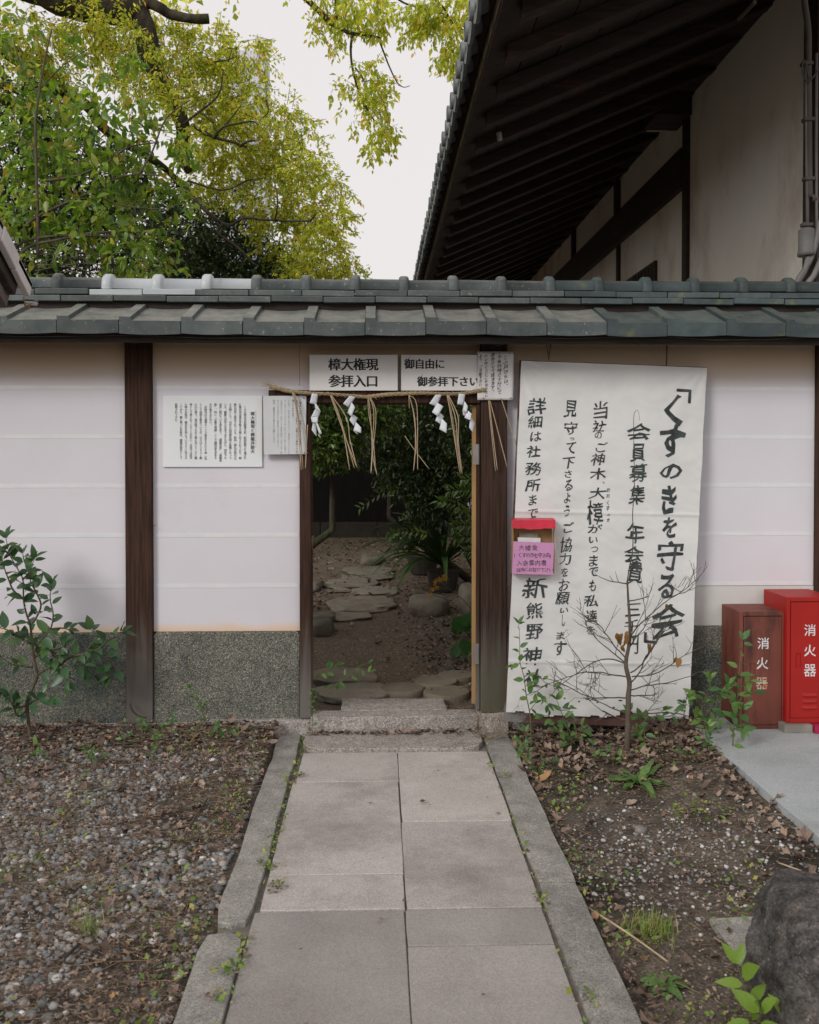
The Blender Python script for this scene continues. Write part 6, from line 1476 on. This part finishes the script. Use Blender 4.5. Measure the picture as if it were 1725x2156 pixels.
def shrub(name, label, cat, blobs, n_tw, per, tl, leaf, m, dep, wid=.42, upn=.6, droop=.3, core=True, hang=.3, base=None, LOD=LEAF2, tw=True, jy=None, tb_=None):
    bl = [blob(x, y, r, dd, jy) for x, y, r, dd in blobs]; b0 = bl[0]
    z0 = gz(b0[0], b0[1]); t = thing(name, (b0[0], b0[1], z0), label, cat)
    d_ = leaves_from_twigs(n_tw, bl, per, tl, leaf, droop=droop, hang=hang, upn=upn); foliage('crown', t, m, d_, wid, LOD)
    if tw: twigs('twigs', t, M_twigd, d_[4], d_[5], .003)
    tx = b0[0] if tb_ is None else W(tb_,1000,b0[1]).x
    for q in range(3 if tb_ is None else 1):
        b = bl[min(q, len(bl)-1)]; MB().tube([(tx+.08*q,b0[1]+.05*q,z0-.05),((b0[0]+b[0])/2,(b0[1]+b[1])/2,(z0+b[2])/2*.9),(b[0],b[1],b[2]-b[3]*.2)], [.05,.035,.015], 7).obj('trunk', M_bark, t, smooth=True)
    return t
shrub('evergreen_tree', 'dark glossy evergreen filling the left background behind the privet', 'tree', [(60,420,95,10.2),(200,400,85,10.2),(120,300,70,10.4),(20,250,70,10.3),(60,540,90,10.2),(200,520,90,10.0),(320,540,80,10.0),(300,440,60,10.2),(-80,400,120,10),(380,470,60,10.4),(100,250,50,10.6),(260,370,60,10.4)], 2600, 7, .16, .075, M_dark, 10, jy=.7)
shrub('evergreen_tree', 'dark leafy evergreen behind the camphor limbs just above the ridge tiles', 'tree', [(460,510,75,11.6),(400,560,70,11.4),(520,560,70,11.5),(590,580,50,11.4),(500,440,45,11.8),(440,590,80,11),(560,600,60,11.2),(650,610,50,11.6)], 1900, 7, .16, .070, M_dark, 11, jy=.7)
# seen through the gate
shrub('camellia_bush', 'light green leafy bush seen top left through the open gate', 'bush', [(700,880,60,8.6),(660,860,50,8.5),(740,870,45,8.8),(670,930,45,8.4),(800,860,40,9.0),(640,950,35,8.4),(720,940,30,8.8)], 1050, 6, .12, .062, M_mid, 8.6, upn=.7, tb_=430)
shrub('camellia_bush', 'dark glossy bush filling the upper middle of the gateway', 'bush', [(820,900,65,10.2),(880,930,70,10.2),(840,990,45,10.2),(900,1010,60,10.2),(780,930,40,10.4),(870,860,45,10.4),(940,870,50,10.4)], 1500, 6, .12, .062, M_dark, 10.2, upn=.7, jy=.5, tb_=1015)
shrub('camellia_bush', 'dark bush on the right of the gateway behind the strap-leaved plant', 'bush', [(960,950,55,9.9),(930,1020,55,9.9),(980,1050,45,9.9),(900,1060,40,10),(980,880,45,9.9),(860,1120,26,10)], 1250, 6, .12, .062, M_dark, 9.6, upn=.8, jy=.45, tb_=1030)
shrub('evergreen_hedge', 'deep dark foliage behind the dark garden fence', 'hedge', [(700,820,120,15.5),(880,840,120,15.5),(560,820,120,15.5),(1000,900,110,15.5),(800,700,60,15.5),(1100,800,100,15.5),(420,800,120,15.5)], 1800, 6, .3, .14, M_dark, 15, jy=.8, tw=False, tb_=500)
# glossy spray close to the door edge
gs = plant('glossy_branch', 'glossy camellia sprays reaching in from the right inside the gate', 'branch', [[(1060,1090),(1010,1110),(960,1060),(925,1056)]], 1.7, 'cam', .085, M_twigd, every=.035, start=.05, ground=False, spread=.2)
for st in ([(1050,1090),(1000,1085),(960,1062),(930,1056)], [(1060,1050),(1010,1032),(975,1030),(945,1035)], [(1060,1130),(1010,1110),(980,1105),(955,1110)], [(1060,1160),(1010,1135),(980,1130),(960,1135)], [(1060,1000),(1010,1005),(975,1010)], [(900,1125),(860,1118),(830,1122),(822,1130)], [(1050,1180),(1010,1165),(980,1160)], [(840,1030),(800,1040),(760,1070)]):
    P = interp([W(a, b, 1.75 if a > 900 else 3.5) for a, b in st], 4); MB().tube(P, .003, 5).obj('twig', M_twigd, gs, smooth=True)
    for i, p in enumerate(P):
        for q in (-1,1):
            ax = (P[min(i+1,len(P)-1)]-P[max(i-1,0)]).normalized(); leaf_at(p, ax*.6+Vector((0,random.uniform(-.3,.3),q*.7)), Vector((0,-.5,1)), random.uniform(.05,.085), 'cam', gs)

# ================================================================== ground cover
def in_path(x, y): return (x > -.60) & (x < .77) & (y < 0) & (y > -4)
def zs(x, y): return np.array([gz(a, b) for a, b in zip(x, y)])
def density(x, y, s, o): return np.array([noise.noise(Vector((a*s+o, b*s, o))) for a, b in zip(x, y)])
def flat_scatter(name, n, xr_, yr_, keep, shape, size, m, label, lift=.006, tilt=.35, wid=1.0, thick=.6, up=.0, kind='stuff', sizef=None, extra=None):
    x = rng.uniform(*xr_, n); y = rng.uniform(*yr_, n); k = keep(x, y); x, y = x[k], y[k]; n = len(x); z = zs(x, y)
    if extra is not None: z = z+extra(x, y)
    s = (size*np.clip(rng.lognormal(-.12,.38,n),.35,1.75))[:,None]
    a = rng.uniform(0, 6.28, n); D = np.stack([np.cos(a), np.sin(a), rng.normal(size=n)*tilt], 1); Nn = np.stack([rng.normal(size=n)*tilt, rng.normal(size=n)*tilt, np.ones(n)], 1)
    X, Y, Z = frames(D, Nn); P = np.stack([x, y, z+lift*rng.uniform(.2,1.6,n)], 1)
    o = scatter(name, shape[0], shape[1], P, X*s*wid*rng.uniform(.7,1.2,n)[:,None], Y*s, Z*s*thick, m); tag(o, label, name.replace('_',' ').split()[-1]); return o
random.seed(5); PEB = ([(x*.5+random.uniform(-.13,.13), y*.5+random.uniform(-.13,.13), z*.5+random.uniform(-.1,.1)) for x, y, z in ico], icf)
M_pebbleg = mat('garden_pebbles', (.9,.9,.9), (1.1,1.1,1.1), scale=60, rough=.9, bump=.2, island=[(0,(.07,.07,.065)),(1,(.26,.24,.22)),(.7,(.13,.125,.115))])
LIT = ([(0,0,0),(-.34,.22,.16),(-.40,.55,-.02),(-.14,.74,.16),(.04,1,.10),(.18,.70,-.02),(.48,.52,.22),(.24,.24,.0),(.02,.48,-.10)], [(8,0,1),(8,1,2),(8,2,3),(8,3,4),(8,4,5),(8,5,6),(8,6,7),(8,7,0)])
LITF = ([tuple(v) for v in LIT[0]], [tuple(f[::-1]) for f in LIT[1]])
def kleft(x, y):
    d = density(x, y, 1.3, 3.0); return ~in_path(x, y) & (x < -.61) & (rng.random(len(x)) < np.clip(0.85+1.2*d - .75*np.exp(-((x+.78)/.16)**2), .12, 1)*np.where(y > -.45, .25, 1))
flat_scatter('gravel', 26000, (-3.4,-.60), (-3.7,-.06), kleft, PEB, .0235, M_pebble, 'grey and white gravel scattered left of the stone path', lift=.002, tilt=.25, thick=.62)
def kr(x, y):
    d = density(x, y, 2.1, 8.0); c = np.exp(-(((x-1.25)/.55)**2+((y+1.75)/.42)**2)); return (x > .775) & (x < 1.80) & (rng.random(len(x)) < np.clip(c*.95+.35*d*c+.02, .015, .75))
flat_scatter('gravel', 7000, (.775,1.95), (-3.7,-.3), kr, PEB, .0130, M_pebblew, 'pale gravel patch on the bare soil right of the path', lift=.004, tilt=.25, thick=.62)
def kg(x, y): return (rng.random(len(x)) < np.clip((x-.12)*1.2-.0*y, 0, .45)) & (y > .35)
flat_scatter('gravel', 5000, (-.1,1.2), (.35,3.2), kg, PEB, .018, M_pebbleg, 'dark gravel at the right side of the garden path', lift=.004, tilt=.25, thick=.62)
def ll(x, y):
    d = density(x, y, 1.6, 5.0); return (x < -.60) & (rng.random(len(x)) < np.clip(np.exp((y+.10)/.33)*1.4+.12+.35*d+.25*np.exp(-((x+2.3)/.5)**2)*(y > -1.3), .03, 1))
flat_scatter('leaf_litter', 11000, (-3.4,-.60), (-3.6,-.03), ll, LIT, .040, M_litter, 'brown fallen leaves heaped along the wall and over the left gravel', lift=.016, tilt=.38, wid=.8, thick=1.0)
def lr_(x, y):
    d = density(x, y, 1.6, 15.0); edge = np.exp(-((x-1.80)/.16)**2)*(y > -2.0); return (x > .775) & (x < 1.80) & (rng.random(len(x)) < np.clip(np.where(y > -.62, 1.1, np.exp((y+.62)/.16)*1.0)+.012+.06*d+edge*.35+.3*np.exp(-((x-.80)/.07)**2), .03, 1))
flat_scatter('leaf_litter', 5200, (.775,1.80), (-3.6,-.08), lr_, LIT, .046, M_litter, 'thick brown fallen leaves between the banner, kerb and concrete slab', lift=.018, tilt=.38, wid=.8, thick=1.0)
def lg(x, y): 
    d = density(x, y, .9, 25.0); c = np.abs(x+.15-.02*y) < .42; return (rng.random(len(x)) < np.where(c & (y < 3.2), .08, .75+.5*d))
flat_scatter('leaf_litter', 6500, (-2.2,1.8), (.5,8.5), lg, LIT, .045, M_litterg, 'dry fallen leaves on the shaded garden ground', lift=.014, tilt=.3, wid=.8, thick=1.0)
WD = ([(0,0,0),(-.3,.5,.12),(0,1,.15),(.3,.5,.12)], [(0,3,2,1)])
M_bits = M_litter
flat_scatter('litter_bits', 42000, (-3.4,-.60), (-3.7,-.06), lambda x, y: (x < -.60) & (rng.random(len(x)) < np.clip(.45+1.1*density(x, y, 1.9, 71.0)+.5*np.exp(-((x+.72)/.12)**2), .05, 1)), LIT, .0155, M_litter, 'small brown leaf crumbs lying among the left gravel', lift=.022, tilt=.4, wid=.6, thick=1.0)
flat_scatter('litter_bits', 6000, (.775,1.80), (-3.6,-.3), lambda x, y: (rng.random(len(x)) < np.clip(.10+.9*density(x, y, 1.9, 77.0)+.6*np.exp(-((x-.82)/.07)**2)+.5*(y < -2.1), .05, 1)), LIT, .015, M_litter, 'small leaf crumbs on the soil right of the path', lift=.012, tilt=.4, wid=.6, thick=1.0)
def kw(x, y):
    d = density(x, y, 2.4, 33.0); side = np.where(x < 0, np.exp(-((x+.68)/.13)**2), np.exp(-((x-.83)/.10)**2)); return (((x < -.60) & (x > -3.3)) | ((x > .775) & (x < 1.8))) & (rng.random(len(x)) < np.clip(1.3*(d-.03)+.6*side*(d > -.25)+.06, 0, .9))
flat_scatter('ground_weeds', 26000, (-3.3,1.8), (-3.7,-.15), kw, WD, .021, M_weed, 'tiny green weeds growing through gravel and soil beside the path', lift=.018, tilt=.55, wid=1.0)
# moss and debris in the kerb joints
def kc(x, y): 
    d = density(x, y, 3.0, 43.0); a = np.abs(x-np.where(y < -2.2, -.452, -.425+.012*y)) < .021; b = np.abs(x-.608) < .014; c = (np.abs(y+2.36) < .035) & (x < -.44) & (x > -.60); return (a | b | c) & (rng.random(len(x)) < np.clip(.5+1.4*d, .05, 1))
flat_scatter('ground_weeds', 22000, (-.60,.63), (-3.6,-.1), kc, WD, .016, M_weed, 'moss and tiny weeds in the joints between kerbs and slabs', lift=.014, tilt=.6, extra=lambda x, y: np.full(len(x), .040))
flat_scatter('joint_debris', 16000, (-.60,.63), (-3.6,-.1), kc, WD, .014, M_litter, 'brown debris packed in the joints of the path kerbs', lift=.004, tilt=.3, extra=lambda x, y: np.full(len(x), .038))
def ksl(x, y): return in_path(x, y) & (rng.random(len(x)) < .5)
flat_scatter('fallen_scraps', 60, (-.59,.76), (-3.3,-.02), ksl, LIT, .018, M_litter, 'stray leaf scraps on the paving slabs', lift=.003, tilt=.1, extra=lambda x, y: np.full(len(x), .055))
# leaves caught along the threshold foot and clumps of weed on the kerb joints
flat_scatter('threshold_litter', 420, (-.42,.60), (-.15,-.088), lambda x, y: rng.random(len(x)) < np.exp((y+.088)/.030), LIT, .034, M_litter, 'brown leaves caught along the foot of the threshold stone', lift=.010, tilt=.35, wid=.8, thick=1.0, extra=lambda x, y: np.full(len(x), .062))
CL = [G(578,1900), G(592,1880), G(478,2080), G(470,2130), G(1152,1922), G(1238,2140), G(622,1655), G(1062,1660), G(560,1850)]
def kcl(x, y): return (rng.random(len(x)) < sum(np.exp(-(((x-c.x)/.032)**2+((y-c.y)/.030)**2)) for c in CL))
flat_scatter('joint_weeds', 16000, (-.60,.70), (-3.2,-.6), kcl, WD, .022, M_weed, 'small weed clumps rooted in the kerb joints of the path', lift=.016, tilt=.6, extra=lambda x, y: np.full(len(x), .052))
flat_scatter('joint_crumbs', 16000, (-.60,.70), (-3.2,-.6), kcl, LIT, .018, M_litter, 'dry brown crumbs clumped on the kerb joints of the path', lift=.006, tilt=.4, wid=.6, extra=lambda x, y: np.full(len(x), .052))
# twigs and dry stalks
def sticks(n, xr_, yr_, L_, m, name, label, keep):
    x = rng.uniform(*xr_, n); y = rng.uniform(*yr_, n); k = keep(x, y); x, y = x[k], y[k]; n = len(x); z = zs(x, y)+.016; a = rng.uniform(0, 3.14, n)
    D = np.stack([np.cos(a), np.sin(a)*.7, rng.normal(size=n)*.10], 1)*(L_*rng.uniform(.4,1.5,n))[:,None]; P = np.stack([x,y,z],1)-D*.5
    X = unit(np.cross(D, np.array([0,0,1.])))*.0014; Y = unit(np.cross(D, X))*.0014; o = scatter(name, TRI[0], TRI[1], P, X, Y, D, m); tag(o, label, 'twigs')
M_dryst = mat('dry_stalk', (.20,.125,.075), (.34,.24,.16), scale=8, rough=.85, bump=0, coords='Object')
sticks(5200, (-3.3,-.62), (-3.6,-.1), .10, M_dryst, 'dry_stalks', 'thin reddish dry stalks strewn over the left gravel', lambda x, y: rng.random(len(x)) < .75)
sticks(420, (.79,1.78), (-3.4,-.15), .08, M_dryst, 'dry_stalks', 'thin dry stalks on the soil right of the path', lambda x, y: rng.random(len(x)) < .8)
